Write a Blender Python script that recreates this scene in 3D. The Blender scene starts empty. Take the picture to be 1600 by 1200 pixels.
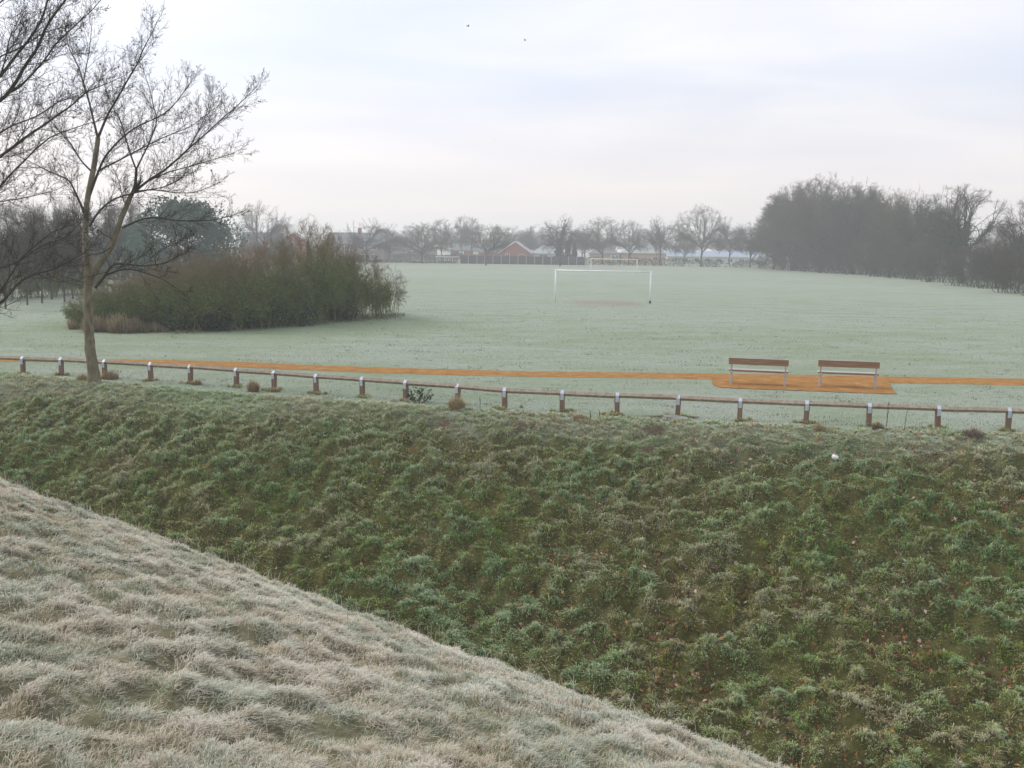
import bpy, math, random
import numpy as np
from mathutils import Vector, Matrix

R = math.radians
scene = bpy.context.scene
COL = scene.collection

# ------------------------------------------------------------------ camera
ZC = 4.2
FPX = 1600.0
PITCH = math.atan(214 / 1600)
ROLL = R(0.8)
_f = np.array([0, math.cos(PITCH), -math.sin(PITCH)])
_r0 = np.array([1.0, 0, 0])
_u0 = np.array([0, math.sin(PITCH), math.cos(PITCH)])
_r = math.cos(ROLL) * _r0 + math.sin(ROLL) * _u0
_u = math.cos(ROLL) * _u0 - math.sin(ROLL) * _r0
EYE = np.array([0, 0, ZC])


def ray(px, py):
    return _f + (px - 800) / FPX * _r - (py - 600) / FPX * _u


def at(px, py, z=0.0):
    """point of height z seen at that place of the photograph"""
    d = ray(px, py)
    return EYE + d * ((z - ZC) / d[2])


def at_d(px, py, dist):
    """point at that distance along the view"""
    return EYE + ray(px, py) * dist


def project(P):
    q = np.asarray(P, float) - EYE
    w = q @ _f
    return 800 + FPX * (q @ _r) / w, 600 - FPX * (q @ _u) / w, w


cam_d = bpy.data.cameras.new('camera')
cam_d.sensor_width = 36
cam_d.lens = 36
cam_d.clip_start = 0.05
cam_d.clip_end = 5000
cam = bpy.data.objects.new('camera', cam_d)
COL.objects.link(cam)
M = Matrix.Identity(4)
for i in range(3):
    M[i][0] = _r[i]
    M[i][1] = _u[i]
    M[i][2] = -_f[i]
    M[i][3] = EYE[i]
cam.matrix_world = M
scene.camera = cam

# ------------------------------------------------------------------ noise
_rs = np.random.RandomState(11)
_TAB = _rs.rand(256, 256)


def vnoise(x, y, s=0):
    x = np.asarray(x, float) + s * 17.3
    y = np.asarray(y, float) + s * 9.7
    xi = np.floor(x).astype(int)
    yi = np.floor(y).astype(int)
    fx = x - xi
    fy = y - yi
    fx = fx * fx * (3 - 2 * fx)
    fy = fy * fy * (3 - 2 * fy)
    a = _TAB[xi & 255, yi & 255]
    b = _TAB[(xi + 1) & 255, yi & 255]
    c = _TAB[xi & 255, (yi + 1) & 255]
    d = _TAB[(xi + 1) & 255, (yi + 1) & 255]
    return (a * (1 - fx) + b * fx) * (1 - fy) + (c * (1 - fx) + d * fx) * fy


def fbm(x, y, s=0, o=4):
    v = 0
    a = 0.5
    for k in range(o):
        v = v + a * vnoise(np.asarray(x) * 2 ** k, np.asarray(y) * 2 ** k, s + k)
        a *= 0.5
    return v / (1 - 0.5 ** o)


def sstep(a, b, x):
    t = np.clip((np.asarray(x, float) - a) / (b - a), 0, 1)
    return t * t * (3 - 2 * t)


# ------------------------------------------------------------------ terrain
def fence_y(x):
    return 26 - .275 * x + .0072 * x * x


def s_fence(x, y):
    x = np.asarray(x, float)
    sl = -.275 + .0144 * x
    return (fence_y(x) - y) / np.sqrt(1 + sl * sl)


BW = np.array([-.755, .656])
BM = np.array([.656, .755])
DEPTH = 3.8


def t_bank(x, y):
    # the crest line bulges a little
    return BM[0] * np.asarray(x, float) + BM[1] * np.asarray(y, float)


def near_z(x, y):
    t = t_bank(x, y)
    w = BW[0] * np.asarray(x, float) + BW[1] * np.asarray(y, float)
    tt = np.maximum(t, 0)
    A, B, T0 = 2.48, .0334, 8.56
    D = A + B * np.minimum(tt, T0) ** 2 + np.maximum(tt - T0, 0) * (2 * B * T0) + .02 * np.maximum(tt - T0, 0) ** 2
    z = ZC - D
    z = z + .10 * (fbm(x * .35, y * .35, 5, 2) - .5)
    z = z - .06 * np.maximum(w - 26, 0) ** 2
    return z


def far_z(x, y):
    s = s_fence(x, y)
    u = np.clip((s - .8) / 8.9, 0, 1)
    prof = np.where(u < .18, u * u / .36, u - .09)
    prof = np.where(u > .86, .91 - .09 * 1.0 + .0 + (u - .86) - (u - .86) ** 2 / .28 - .05, prof)
    # simple monotone ease
    u2 = np.clip((s - .5) / 9.4, 0, 1)
    e = u2 + .055 * np.sin(2 * math.pi * u2) * -1
    return -DEPTH * e


def base_z(x, y):
    a = far_z(x, y)
    b = near_z(x, y)
    k = .35
    m = np.maximum(a, b)
    d = np.abs(a - b)
    return m + k * .25 * np.maximum(1 - d / k, 0) ** 2


def near_mask(x, y):
    return sstep(-.25, .25, near_z(x, y) - far_z(x, y))


def farbank_mask(x, y):
    s = s_fence(x, y)
    return sstep(-.2, 2.4, s + 1.6 * (fbm(x * .8, y * .8, 3, 3) - .5)) * (1 - near_mask(x, y))


def bump_far(x, y):
    return .70 * fbm(x * 3.3, y * 4.2, 21, 2) + .30 * fbm(x * 1.1, y * 1.1, 25, 2)


def bump_near(x, y):
    return .74 * fbm(x * 4.2, y * 4.0, 22, 2) + .26 * fbm(x * 1.2, y * 1.2, 26, 2)


def relief(x, y):
    nm = near_mask(x, y)
    fm = farbank_mask(x, y)
    b = bump_far(x, y) - .5
    c = bump_near(x, y) - .5
    n2 = fbm(x * .5, y * .5, 23, 2) - .5
    fm = fm * sstep(.1, .9, s_fence(x, y))
    return fm * (.72 * b + .12 * n2) + nm * (.31 * c + .10 * n2)


def ground_z(x, y):
    x = np.asarray(x, float)
    y = np.asarray(y, float)
    return base_z(x, y) + relief(x, y)


# ------------------------------------------------------------------ mesh helpers
def mesh_np(name, V, F, mats, col=None, smooth=False, mat_idx=None):
    V = np.ascontiguousarray(V, dtype=np.float32).reshape(-1, 3)
    me = bpy.data.meshes.new(name)
    F = [np.asarray(f, dtype=np.int32) for f in F if len(f)]
    nl = sum(f.size for f in F)
    npoly = sum(len(f) for f in F)
    me.vertices.add(len(V))
    me.vertices.foreach_set('co', V.ravel())
    me.loops.add(nl)
    me.polygons.add(npoly)
    me.loops.foreach_set('vertex_index', np.concatenate([f.ravel() for f in F]))
    tot = np.concatenate([np.full(len(f), f.shape[1], dtype=np.int32) for f in F])
    st = np.concatenate([[0], np.cumsum(tot)[:-1]]).astype(np.int32)
    me.polygons.foreach_set('loop_start', st)
    try:
        me.polygons.foreach_set('loop_total', tot)
    except Exception:
        pass
    me.polygons.foreach_set('use_smooth', np.full(npoly, smooth, dtype=bool))
    if mat_idx is not None:
        me.polygons.foreach_set('material_index', np.asarray(mat_idx, dtype=np.int32))
    if not isinstance(mats, (list, tuple)):
        mats = [mats]
    for m in mats:
        me.materials.append(m)
    if col is not None:
        a = me.attributes.new('col', 'FLOAT_COLOR', 'POINT')
        c = np.ones((len(V), 4), dtype=np.float32)
        c[:, :3] = col
        a.data.foreach_set('color', c.ravel())
    me.update(calc_edges=True)
    me.validate()
    return me


def obj(name, me, parent=None, loc=None):
    o = bpy.data.objects.new(name, me)
    COL.objects.link(o)
    if parent is not None:
        o.parent = parent
    if loc is not None:
        o.location = loc
    return o


def tag(o, label, cat, group=None):
    o['label'] = label
    o['category'] = cat
    if group:
        o['group'] = group
    return o


def thing(name, label, cat, loc, rz=0.0, group=None):
    o = bpy.data.objects.new(name, None)
    COL.objects.link(o)
    o.location = [float(v) for v in loc]
    o.rotation_euler = (0, 0, rz)
    o.empty_display_size = .2
    return tag(o, label, cat, group)


def dup(root, loc, rz, sc, label, group=None):
    r = root.copy()
    COL.objects.link(r)
    r.location = [float(v) for v in loc]
    r.rotation_euler = (0, 0, rz)
    r.scale = sc
    r['label'] = label
    if group:
        r['group'] = group
    elif 'group' in r:
        del r['group']
    for ch in list(root.children):
        c = ch.copy()
        COL.objects.link(c)
        c.parent = r
        for g in list(ch.children):
            d = g.copy()
            COL.objects.link(d)
            d.parent = c
    return r


class MB:
    """collects boxes and prisms into one mesh"""

    def __init__(s):
        s.V = []
        s.F4 = []
        s.F3 = []
        s.n = 0

    def add(s, V, F4=(), F3=()):
        V = np.asarray(V, float).reshape(-1, 3)
        s.V.append(V)
        if len(F4):
            s.F4.append(np.asarray(F4) + s.n)
        if len(F3):
            s.F3.append(np.asarray(F3) + s.n)
        s.n += len(V)

    def box(s, c, size, ax=None, bev=0.0):
        """box about centre c; ax = 3 axis rows"""
        h = np.asarray(size, float) / 2
        ax = np.eye(3) if ax is None else np.asarray(ax, float)
        sg = np.array([[-1, -1, -1], [1, -1, -1], [1, 1, -1], [-1, 1, -1], [-1, -1, 1], [1, -1, 1], [1, 1, 1], [-1, 1, 1]], float)
        if bev <= 0:
            V = np.asarray(c) + (sg * h) @ ax
            s.add(V, [[0, 3, 2, 1], [4, 5, 6, 7], [0, 1, 5, 4], [1, 2, 6, 5], [2, 3, 7, 6], [3, 0, 4, 7]])
            return
        # chamfered box: 24 vertices
        V = []
        for g in sg:
            for k in range(3):
                p = g * (h - bev)
                p[k] = g[k] * h[k]
                V.append(p)
        V = np.asarray(c) + np.array(V) @ ax
        F4 = []
        I = lambda v, k: v * 3 + k
        for f, k in (((0, 3, 2, 1), 2), ((4, 5, 6, 7), 2), ((0, 1, 5, 4), 1), ((1, 2, 6, 5), 0), ((2, 3, 7, 6), 1), ((3, 0, 4, 7), 0)):
            F4.append([I(v, k) for v in f])
        def e(a, b, k1, k2):
            F4.append([I(a, k1), I(b, k1), I(b, k2), I(a, k2)])
        e(0, 1, 1, 2); e(1, 2, 0, 2); e(2, 3, 1, 2); e(3, 0, 0, 2)
        e(4, 5, 2, 1); e(5, 6, 2, 0); e(6, 7, 2, 1); e(7, 4, 2, 0)
        e(0, 4, 0, 1); e(1, 5, 1, 0); e(2, 6, 0, 1); e(3, 7, 1, 0)
        F3 = [[I(v, 0), I(v, 1), I(v, 2)] for v in range(8)]
        s.add(V, F4, F3)

    def prism(s, poly, z0, z1, ax=None, o=(0, 0, 0)):
        """vertical prism of polygon poly (n,2)"""
        n = len(poly)
        P = np.asarray(poly, float)
        V = np.concatenate([np.c_[P, np.full(n, z0)], np.c_[P, np.full(n, z1)]])
        V = V + np.asarray(o)
        F4 = [[i, (i + 1) % n, n + (i + 1) % n, n + i] for i in range(n)]
        F3 = []
        for i in range(1, n - 1):
            F3.append([0, i + 1, i])
            F3.append([n, n + i, n + i + 1])
        s.add(V, F4, F3)

    def tube(s, pts, rad, sides=8, cap=True):
        V, F = loft(pts, rad, sides)
        F3 = []
        if cap:
            n = len(V)
            V = np.concatenate([V, [pts[0]], [pts[-1]]])
            m = len(pts)
            for j in range(sides):
                F3.append([n, (j + 1) % sides, j])
                F3.append([n + 1, (m - 1) * sides + j, (m - 1) * sides + (j + 1) % sides])
        s.add(V, F, F3)

    def mesh(s, name, mat, origin=(0, 0, 0), smooth=False, col=None):
        V = np.concatenate(s.V) - np.asarray(origin, float)
        F = []
        if s.F4:
            F.append(np.concatenate(s.F4))
        if s.F3:
            F.append(np.concatenate(s.F3))
        return mesh_np(name, V, F, mat, smooth=smooth, col=col)

    def obj(s, name, mat, parent=None, origin=(0, 0, 0), smooth=False):
        return obj(name, s.mesh(name, mat, origin, smooth), parent)


def loft(pts, rad, sides=8, wob=None):
    pts = np.asarray(pts, float)
    rad = np.broadcast_to(np.asarray(rad, float), (len(pts),))
    T = np.gradient(pts, axis=0)
    T /= np.linalg.norm(T, axis=1)[:, None] + 1e-9
    u = np.cross(T[0], [0, 0, 1.0])
    if np.linalg.norm(u) < .1:
        u = np.cross(T[0], [1.0, 0, 0])
    V = []
    for i in range(len(pts)):
        u = u - T[i] * (u @ T[i])
        u /= np.linalg.norm(u)
        v = np.cross(T[i], u)
        a = np.arange(sides) * 2 * math.pi / sides
        rr = rad[i] * (np.ones(sides) if wob is None else wob[i])
        V.append(pts[i] + (rr * np.cos(a))[:, None] * u + (rr * np.sin(a))[:, None] * v)
    V = np.concatenate(V)
    F = []
    for i in range(len(pts) - 1):
        for j in range(sides):
            k = (j + 1) % sides
            F.append([i * sides + j, i * sides + k, (i + 1) * sides + k, (i + 1) * sides + j])
    return V, np.array(F)


def seg_tubes(S, sides=3):
    """S: (N,8) p0 p1 r0 r1 -> verts, quads"""
    S = np.asarray(S, float)
    P0, P1, r0, r1 = S[:, :3], S[:, 3:6], S[:, 6], S[:, 7]
    d = P1 - P0
    d /= np.linalg.norm(d, axis=1)[:, None] + 1e-9
    ref = np.where(np.abs(d[:, 2:3]) > .9, np.array([[1.0, 0, 0]]), np.array([[0, 0, 1.0]]))
    u = np.cross(d, ref)
    u /= np.linalg.norm(u, axis=1)[:, None] + 1e-9
    v = np.cross(d, u)
    a = np.arange(sides) * 2 * math.pi / sides
    ring = np.cos(a)[None, :, None] * u[:, None, :] + np.sin(a)[None, :, None] * v[:, None, :]
    A = P0[:, None, :] + ring * r0[:, None, None]
    B = P1[:, None, :] + ring * r1[:, None, None]
    N = len(S)
    V = np.stack([A, B], 1).reshape(-1, 3)
    b = (np.arange(N) * 2 * sides)[:, None]
    j = np.arange(sides)[None]
    k = (j + 1) % sides
    F = np.stack([b + j, b + k, b + sides + k, b + sides + j], -1).reshape(-1, 4)
    return V, F


# ------------------------------------------------------------------ materials
def new_mat(name):
    m = bpy.data.materials.new(name)
    m.use_nodes = True
    nt = m.node_tree
    for n in list(nt.nodes):
        if n.type != 'OUTPUT_MATERIAL' and n.type != 'BSDF_PRINCIPLED':
            nt.nodes.remove(n)
    b = next(n for n in nt.nodes if n.type == 'BSDF_PRINCIPLED')
    return m, nt, b


def nd(nt, t, **kw):
    n = nt.nodes.new(t)
    for k, v in kw.items():
        setattr(n, k, v)
    return n


def noise_mat(name, stops, scale=5.0, detail=6, rough=.85, bump=0.0, bscale=None, spec=.3, stretch=(1, 1, 1), metallic=0.0, coord='Object'):
    """noise through a colour ramp; stops = [(pos, rgb)]"""
    m, nt, b = new_mat(name)
    tc = nd(nt, 'ShaderNodeTexCoord')
    mp = nd(nt, 'ShaderNodeMapping')
    mp.inputs['Scale'].default_value = stretch
    nt.links.new(tc.outputs[coord], mp.inputs[0])
    no = nd(nt, 'ShaderNodeTexNoise')
    no.inputs['Scale'].default_value = scale
    no.inputs['Detail'].default_value = detail
    no.inputs['Roughness'].default_value = .65
    nt.links.new(mp.outputs[0], no.inputs['Vector'])
    cr = nd(nt, 'ShaderNodeValToRGB')
    el = cr.color_ramp.elements
    while len(el) > 1:
        el.remove(el[-1])
    el[0].position = stops[0][0]
    el[0].color = (*stops[0][1], 1)
    for p, c in stops[1:]:
        e = el.new(p)
        e.color = (*c, 1)
    nt.links.new(no.outputs['Fac'], cr.inputs[0])
    nt.links.new(cr.outputs[0], b.inputs['Base Color'])
    b.inputs['Roughness'].default_value = rough
    b.inputs['Specular IOR Level'].default_value = spec
    b.inputs['Metallic'].default_value = metallic
    if bump > 0:
        n2 = nd(nt, 'ShaderNodeTexNoise')
        n2.inputs['Scale'].default_value = bscale or scale * 3
        n2.inputs['Detail'].default_value = 5
        nt.links.new(mp.outputs[0], n2.inputs['Vector'])
        bp = nd(nt, 'ShaderNodeBump')
        bp.inputs['Strength'].default_value = 1
        bp.inputs['Distance'].default_value = bump
        nt.links.new(n2.outputs['Fac'], bp.inputs['Height'])
        nt.links.new(bp.outputs[0], b.inputs['Normal'])
    return m


def attr_mat(name, rough=.8, spec=.15, trans=0.0):
    m, nt, b = new_mat(name)
    at_ = nd(nt, 'ShaderNodeAttribute')
    at_.attribute_name = 'col'
    nt.links.new(at_.outputs['Color'], b.inputs['Base Color'])
    b.inputs['Roughness'].default_value = rough
    b.inputs['Specular IOR Level'].default_value = spec
    if trans > 0:
        out = next(n for n in nt.nodes if n.type == 'OUTPUT_MATERIAL')
        tr = nd(nt, 'ShaderNodeBsdfTranslucent')
        nt.links.new(at_.outputs['Color'], tr.inputs['Color'])
        mx = nd(nt, 'ShaderNodeMixShader')
        mx.inputs[0].default_value = trans
        nt.links.new(b.outputs[0], mx.inputs[1])
        nt.links.new(tr.outputs[0], mx.inputs[2])
        nt.links.new(mx.outputs[0], out.inputs['Surface'])
    return m


M_GRASS = attr_mat('grass_blades', .8, .1, .2)


def soften_normals(m, f):
    nt = m.node_tree
    b = next(n for n in nt.nodes if n.type == 'BSDF_PRINCIPLED')
    g = nd(nt, 'ShaderNodeNewGeometry')
    mx = nd(nt, 'ShaderNodeMix', data_type='VECTOR')
    mx.inputs['Factor'].default_value = f
    sa = [i for i in mx.inputs if i.name == 'A' and i.type == 'VECTOR'][0]
    sb = [i for i in mx.inputs if i.name == 'B' and i.type == 'VECTOR'][0]
    nt.links.new(g.outputs['Normal'], sa)
    sb.default_value = (0, 0, 1)
    vn = nd(nt, 'ShaderNodeVectorMath', operation='NORMALIZE')
    nt.links.new([o for o in mx.outputs if o.type == 'VECTOR'][0], vn.inputs[0])
    nt.links.new(vn.outputs[0], b.inputs['Normal'])


soften_normals(M_GRASS, .6)
M_LEAF = attr_mat('leaf', .7, .2, .15)
M_TWIG = attr_mat('twig_bark', .9, .1)
M_BARK = noise_mat('bark', [(.3, (.10, .088, .055)), (.5, (.165, .145, .095)), (.7, (.235, .21, .15))], 9, 8, .95, .012, 22, .1, (1, 1, .35))
M_BARK_DARK = noise_mat('dark_mossy_bark', [(.3, (.022, .022, .014)), (.55, (.045, .045, .026)), (.75, (.07, .068, .04))], 4, 6, .95, .008, 18, .1, (1, 1, .4))
M_BARK_FAR = noise_mat('grey_bark', [(.3, (.05, .045, .038)), (.7, (.10, .095, .075))], 2, 4, .95, 0, None, .1)
M_WOOD = noise_mat('weathered_post_wood', [(.25, (.13, .085, .058)), (.5, (.20, .135, .095)), (.75, (.28, .20, .15))], 14, 7, .85, .004, 40, .2, (1, 1, .15))
M_RAIL = noise_mat('frosted_rail_wood', [(.25, (.21, .16, .11)), (.5, (.32, .26, .20)), (.75, (.44, .38, .32))], 10, 7, .85, .003, 30, .2)
M_GALV = noise_mat('galvanised_strap', [(.3, (.42, .47, .54)), (.7, (.62, .67, .74))], 30, 4, .5, 0, None, .5, metallic=.25)
M_BENCH = noise_mat('brown_bench_plank', [(.25, (.20, .115, .065)), (.5, (.27, .165, .10)), (.75, (.36, .24, .16))], 9, 7, .8, .003, 30, .25, (.15, 1, 1))
M_BENCHFROST = noise_mat('frosted_bench_plank', [(.25, (.33, .29, .27)), (.5, (.45, .41, .40)), (.75, (.6, .57, .56))], 9, 7, .85, .003, 30, .2, (.15, 1, 1))
M_BENCHLEG = noise_mat('pale_bench_leg', [(.3, (.36, .33, .29)), (.7, (.5, .47, .43))], 12, 5, .75, .002, 40, .25)
M_GOAL = noise_mat('white_goal_paint', [(.3, (.72, .73, .72)), (.7, (.84, .85, .84))], 4, 4, .5, 0, None, .4)
M_GOALFOOT = noise_mat('rusty_goal_foot', [(.3, (.06, .05, .045)), (.7, (.11, .09, .08))], 12, 4, .9)
M_PATH = noise_mat('orange_gravel', [(.25, (.17, .085, .026)), (.42, (.30, .145, .038)), (.58, (.37, .19, .058)), (.75, (.44, .31, .19))], 2.2, 15, .95, .012, 60, .1)


def ground_material():
    m, nt, b = new_mat('frosty_ground')
    L = nt.links.new
    geo = nd(nt, 'ShaderNodeNewGeometry')
    zn = nd(nt, 'ShaderNodeAttribute'); zn.attribute_name = 'col'
    sep = nd(nt, 'ShaderNodeSeparateColor')
    L(zn.outputs['Color'], sep.inputs[0])

    def noise(scale, detail, rough=.6, st=(1, 1, 1)):
        mp = nd(nt, 'ShaderNodeMapping'); mp.inputs['Scale'].default_value = st
        L(geo.outputs['Position'], mp.inputs[0])
        n = nd(nt, 'ShaderNodeTexNoise')
        n.inputs['Scale'].default_value = scale
        n.inputs['Detail'].default_value = detail
        n.inputs['Roughness'].default_value = rough
        L(mp.outputs[0], n.inputs['Vector'])
        return n.outputs['Fac']

    def ramp(f, stops):
        cr = nd(nt, 'ShaderNodeValToRGB')
        el = cr.color_ramp.elements
        el[0].position, el[0].color = stops[0][0], (*stops[0][1], 1)
        el[1].position, el[1].color = stops[1][0], (*stops[1][1], 1)
        for p, c in stops[2:]:
            e = el.new(p); e.color = (*c, 1)
        L(f, cr.inputs[0])
        return cr.outputs[0]

    def mix(f, a, c, mode='MIX'):
        mx = nd(nt, 'ShaderNodeMix', data_type='RGBA', blend_type=mode)
        if isinstance(f, float):
            mx.inputs['Factor'].default_value = f
        else:
            L(f, mx.inputs['Factor'])
        for s, v in (('A', a), ('B', c)):
            sock = [i for i in mx.inputs if i.name == s and i.type == 'RGBA'][0]
            if isinstance(v, tuple):
                sock.default_value = (*v, 1)
            else:
                L(v, sock)
        return [o for o in mx.outputs if o.type == 'RGBA'][0]

    # frosted mown field: broad patches, finer mottle and dark specks
    fine = noise(9, 8, .75, (.55, 1, 1))
    mid = noise(.55, 6, .65, (.5, 1, 1))
    big = noise(.045, 5, .6, (.6, 1, 1))
    field = ramp(fine, [(.22, (.13, .158, .108)), (.42, (.275, .308, .252)), (.6, (.365, .392, .335)), (.85, (.48, .505, .445))])
    field = mix(ramp(mid, [(.40, (0, 0, 0)), (.62, (.75, .75, .75))]), field, (.215, .275, .16))
    field = mix(ramp(big, [(.42, (0, 0, 0)), (.66, (.6, .6, .6))]), field, (.335, .365, .315))
    specks = noise(2.2, 7, .8, (.4, 1, 1))
    field = mix(ramp(specks, [(.56, (0, 0, 0)), (.68, (.85, .85, .85))]), field, (.10, .135, .065))
    gr = nd(nt, 'ShaderNodeAttribute'); gr.attribute_name = 'thaw'
    field = mix(gr.outputs['Fac'], field, (.205, .262, .15))
    # worn goal mouths (blue channel below 0 means none): stored in alpha-free attribute 'wear'
    we = nd(nt, 'ShaderNodeAttribute'); we.attribute_name = 'wear'
    field = mix(we.outputs['Fac'], field, (.26, .235, .195))
    # banks under the grass: earth, moss, leaf litter
    soil_n = noise(5, 8, .7)
    bank = ramp(soil_n, [(.3, (.040, .030, .013)), (.5, (.080, .080, .025)), (.7, (.14, .125, .05))])
    near = ramp(soil_n, [(.3, (.10, .095, .05)), (.5, (.20, .185, .11)), (.7, (.34, .30, .20))])
    soil = ramp(noise(9, 8, .75), [(.3, (.05, .038, .024)), (.6, (.115, .09, .06)), (.8, (.22, .19, .15))])
    c = mix(sep.outputs[1], field, bank)
    c = mix(sep.outputs[0], c, near)
    c = mix(sep.outputs[2], c, soil)
    L(c, b.inputs['Base Color'])
    b.inputs['Roughness'].default_value = .95
    b.inputs['Specular IOR Level'].default_value = .1
    bp = nd(nt, 'ShaderNodeBump')
    bp.inputs['Strength'].default_value = .8
    bp.inputs['Distance'].default_value = .05
    L(fine, bp.inputs['Height'])
    L(bp.outputs[0], b.inputs['Normal'])
    return m


M_GROUND = ground_material()

# ------------------------------------------------------------------ ground sheet
def axis(lo, hi, step, out_lo, out_hi, g=1.16):
    a = list(np.arange(lo, hi + 1e-6, step))
    s = step
    while a[-1] < out_hi:
        s *= g
        a.append(a[-1] + s)
    s = step
    while a[0] > out_lo:
        s *= g
        a.insert(0, a[0] - s)
    a[-1] = out_hi
    a[0] = out_lo
    return np.array(a)


SOILS = [(1050, 673, .70, .16), (1022, 688, .32, .12), (700, 672, .28, .08), (815, 680, .40, .10), (1010, 700, .2, .08)]


def soil_mask(x, y):
    v = np.zeros_like(x)
    for px, py, rx, ry in SOILS:
        if rx <= 0:
            continue
        p = at(px, py, -.35)
        d = ((x - p[0]) / rx) ** 2 + ((y - p[1]) / (ry * 2.5)) ** 2
        d = d + 1.4 * (fbm(x * 3, y * 3, 31, 3) - .5)
        v = np.maximum(v, 1 - sstep(.6, 1.2, d))
    return v


GOAL_N = (at(867.5, 471), at(1015.5, 474))
GOAL_F = (at(923, 427.4), at(995, 428.6))


def make_ground():
    X = axis(-25, 17, .11, -700, 700)
    Y = axis(1, 36, .11, -60, 1200)
    gx, gy = np.meshgrid(X, Y, indexing='ij')
    gz = ground_z(gx, gy)
    nx, ny = len(X), len(Y)
    V = np.stack([gx, gy, gz], -1).reshape(-1, 3)
    i = np.arange(nx - 1)[:, None] * ny + np.arange(ny - 1)[None]
    F = np.stack([i, i + ny, i + ny + 1, i + 1], -1).reshape(-1, 4)
    col = np.zeros((len(V), 3))
    x, y = V[:, 0], V[:, 1]
    col[:, 0] = near_mask(x, y)
    col[:, 1] = np.maximum(farbank_mask(x, y), 0)
    col[:, 2] = soil_mask(x, y)
    me = mesh_np('ground', V, [F], M_GROUND, col, smooth=True)
    w = np.zeros(len(V), dtype=np.float32)
    for g, ry in ((GOAL_N, 4.5), (GOAL_F, 8)):
        c = (g[0] + g[1]) / 2
        d = ((x - c[0]) / 3.4) ** 2 + ((y - c[1] + .5) / ry) ** 2
        w = np.maximum(w, .9 * (1 - sstep(.15, 1.2, d + .9 * (fbm(x * .5, y * .25, 41, 3) - .5))))
    # less frost near the fence and in the lee of the thicket
    yy = y
    th = .42 * (1 - sstep(30, 75, yy)) * sstep(.30, .75, fbm(x * .12, yy * .3, 45, 3)) + .10
    cb_ = at(360, 512)
    d = np.sqrt(((x - cb_[0]) / 11) ** 2 + ((yy - cb_[1] - 2) / 9) ** 2)
    th = np.maximum(th, .75 * (1 - sstep(.75, 1.25, d + .4 * (fbm(x * .3, yy * .5, 46, 3) - .5))))
    th = th * (.6 + .8 * fbm(x * .9, yy * 2.5, 47, 3)) * (yy > 0)
    a = me.attributes.new('thaw', 'FLOAT', 'POINT')
    a.data.foreach_set('value', np.clip(th, 0, .9).astype(np.float32))
    a = me.attributes.new('wear', 'FLOAT', 'POINT')
    a.data.foreach_set('value', w.astype(np.float32))
    o = obj('ground', me)
    o['kind'] = 'structure'
    o['label'] = 'frosty ground with ditch and field'


# ------------------------------------------------------------------ path and bench pad
def make_path():
    top = [(-420, 556), (-200, 558), (0, 560.5), (150, 561.5), (250, 562.5), (400, 566.5), (500, 571), (650, 576), (800, 580), (950, 582), (1100, 583.5), (1250, 586), (1400, 589), (1600, 592), (1800, 596), (2000, 600)]
    bot = [(-420, 559), (-200, 561.5), (0, 565), (150, 566.5), (250, 569), (400, 575), (500, 579.5), (650, 585), (800, 588.5), (950, 590.5), (1100, 592.5), (1250, 596), (1400, 599), (1600, 602.5), (1800, 607), (2000, 611)]
    tp = np.array([at(*p)[:2] for p in top])
    bt = np.array([at(*p)[:2] for p in bot])

    def resample(P, n):
        d = np.r_[0, np.cumsum(np.linalg.norm(np.diff(P, axis=0), axis=1))]
        t = np.linspace(0, d[-1], n)
        return np.c_[np.interp(t, d, P[:, 0]), np.interp(t, d, P[:, 1])]
    n = 420
    A, B = resample(tp, n), resample(bt, n)
    A[:, 1] += .16 * (fbm(A[:, 0] * 2.2, A[:, 1], 51, 3) - .5)
    B[:, 1] += .20 * (fbm(B[:, 0] * 2.2, B[:, 1], 52, 3) - .5)
    C = (A + B) / 2
    V = np.concatenate([np.c_[A, np.full(n, .006)], np.c_[C, np.full(n, .012)], np.c_[B, np.full(n, .006)]])
    i = np.arange(n - 1)
    F = np.concatenate([np.c_[i, i + n, i + n + 1, i + 1], np.c_[i + n, i + 2 * n, i + 2 * n + 1, i + n + 1]])
    o = obj('path', mesh_np('path', V, [F[:, ::-1]], M_PATH, smooth=True))
    o['kind'] = 'structure'
    # pad under the benches, 4 mm above the path
    poly = [(1112, 588), (1113, 594), (1113, 602), (1122, 605), (1148, 607.5), (1200, 609), (1260, 611), (1330, 614), (1403, 616.5), (1396, 611), (1391, 603), (1390, 594), (1250, 590)]
    P = [at(*p)[:2] for p in poly]
    out = []
    rr = random.Random(4)
    for k in range(len(P)):
        a, b_ = P[k], P[(k + 1) % len(P)]
        m = max(1, int(np.linalg.norm(b_ - a) / .18))
        for j in range(m):
            q = a + (b_ - a) * j / m
            out.append(q + np.array([rr.uniform(-.03, .03), rr.uniform(-.05, .05)]))
    out = np.array(out)
    c = out.mean(0)
    n = len(out)
    V = np.concatenate([np.c_[out, np.full(n, .016)], [[c[0], c[1], .02]]])
    F = np.array([[i, (i + 1) % n, n] for i in range(n)])
    me = mesh_np('bench_pad', V, [F], M_PATH)
    o = obj('bench_pad', me)
    o['kind'] = 'structure'
    return tp, bt


# ------------------------------------------------------------------ knee rail fence
POSTS = [(-95, 551.5), (-30, 554.5), (35, 557), (95, 558.5), (163, 562), (235, 566.3), (297, 570), (369, 575), (428, 579), (494, 584.5), (566, 589), (634, 594), (715, 600), (789, 606), (879, 610), (965, 613.5), (1060, 617.5), (1157, 622), (1261, 626), (1359, 630), (1467, 634), (1577, 637), (1690, 640.5)]


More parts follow.
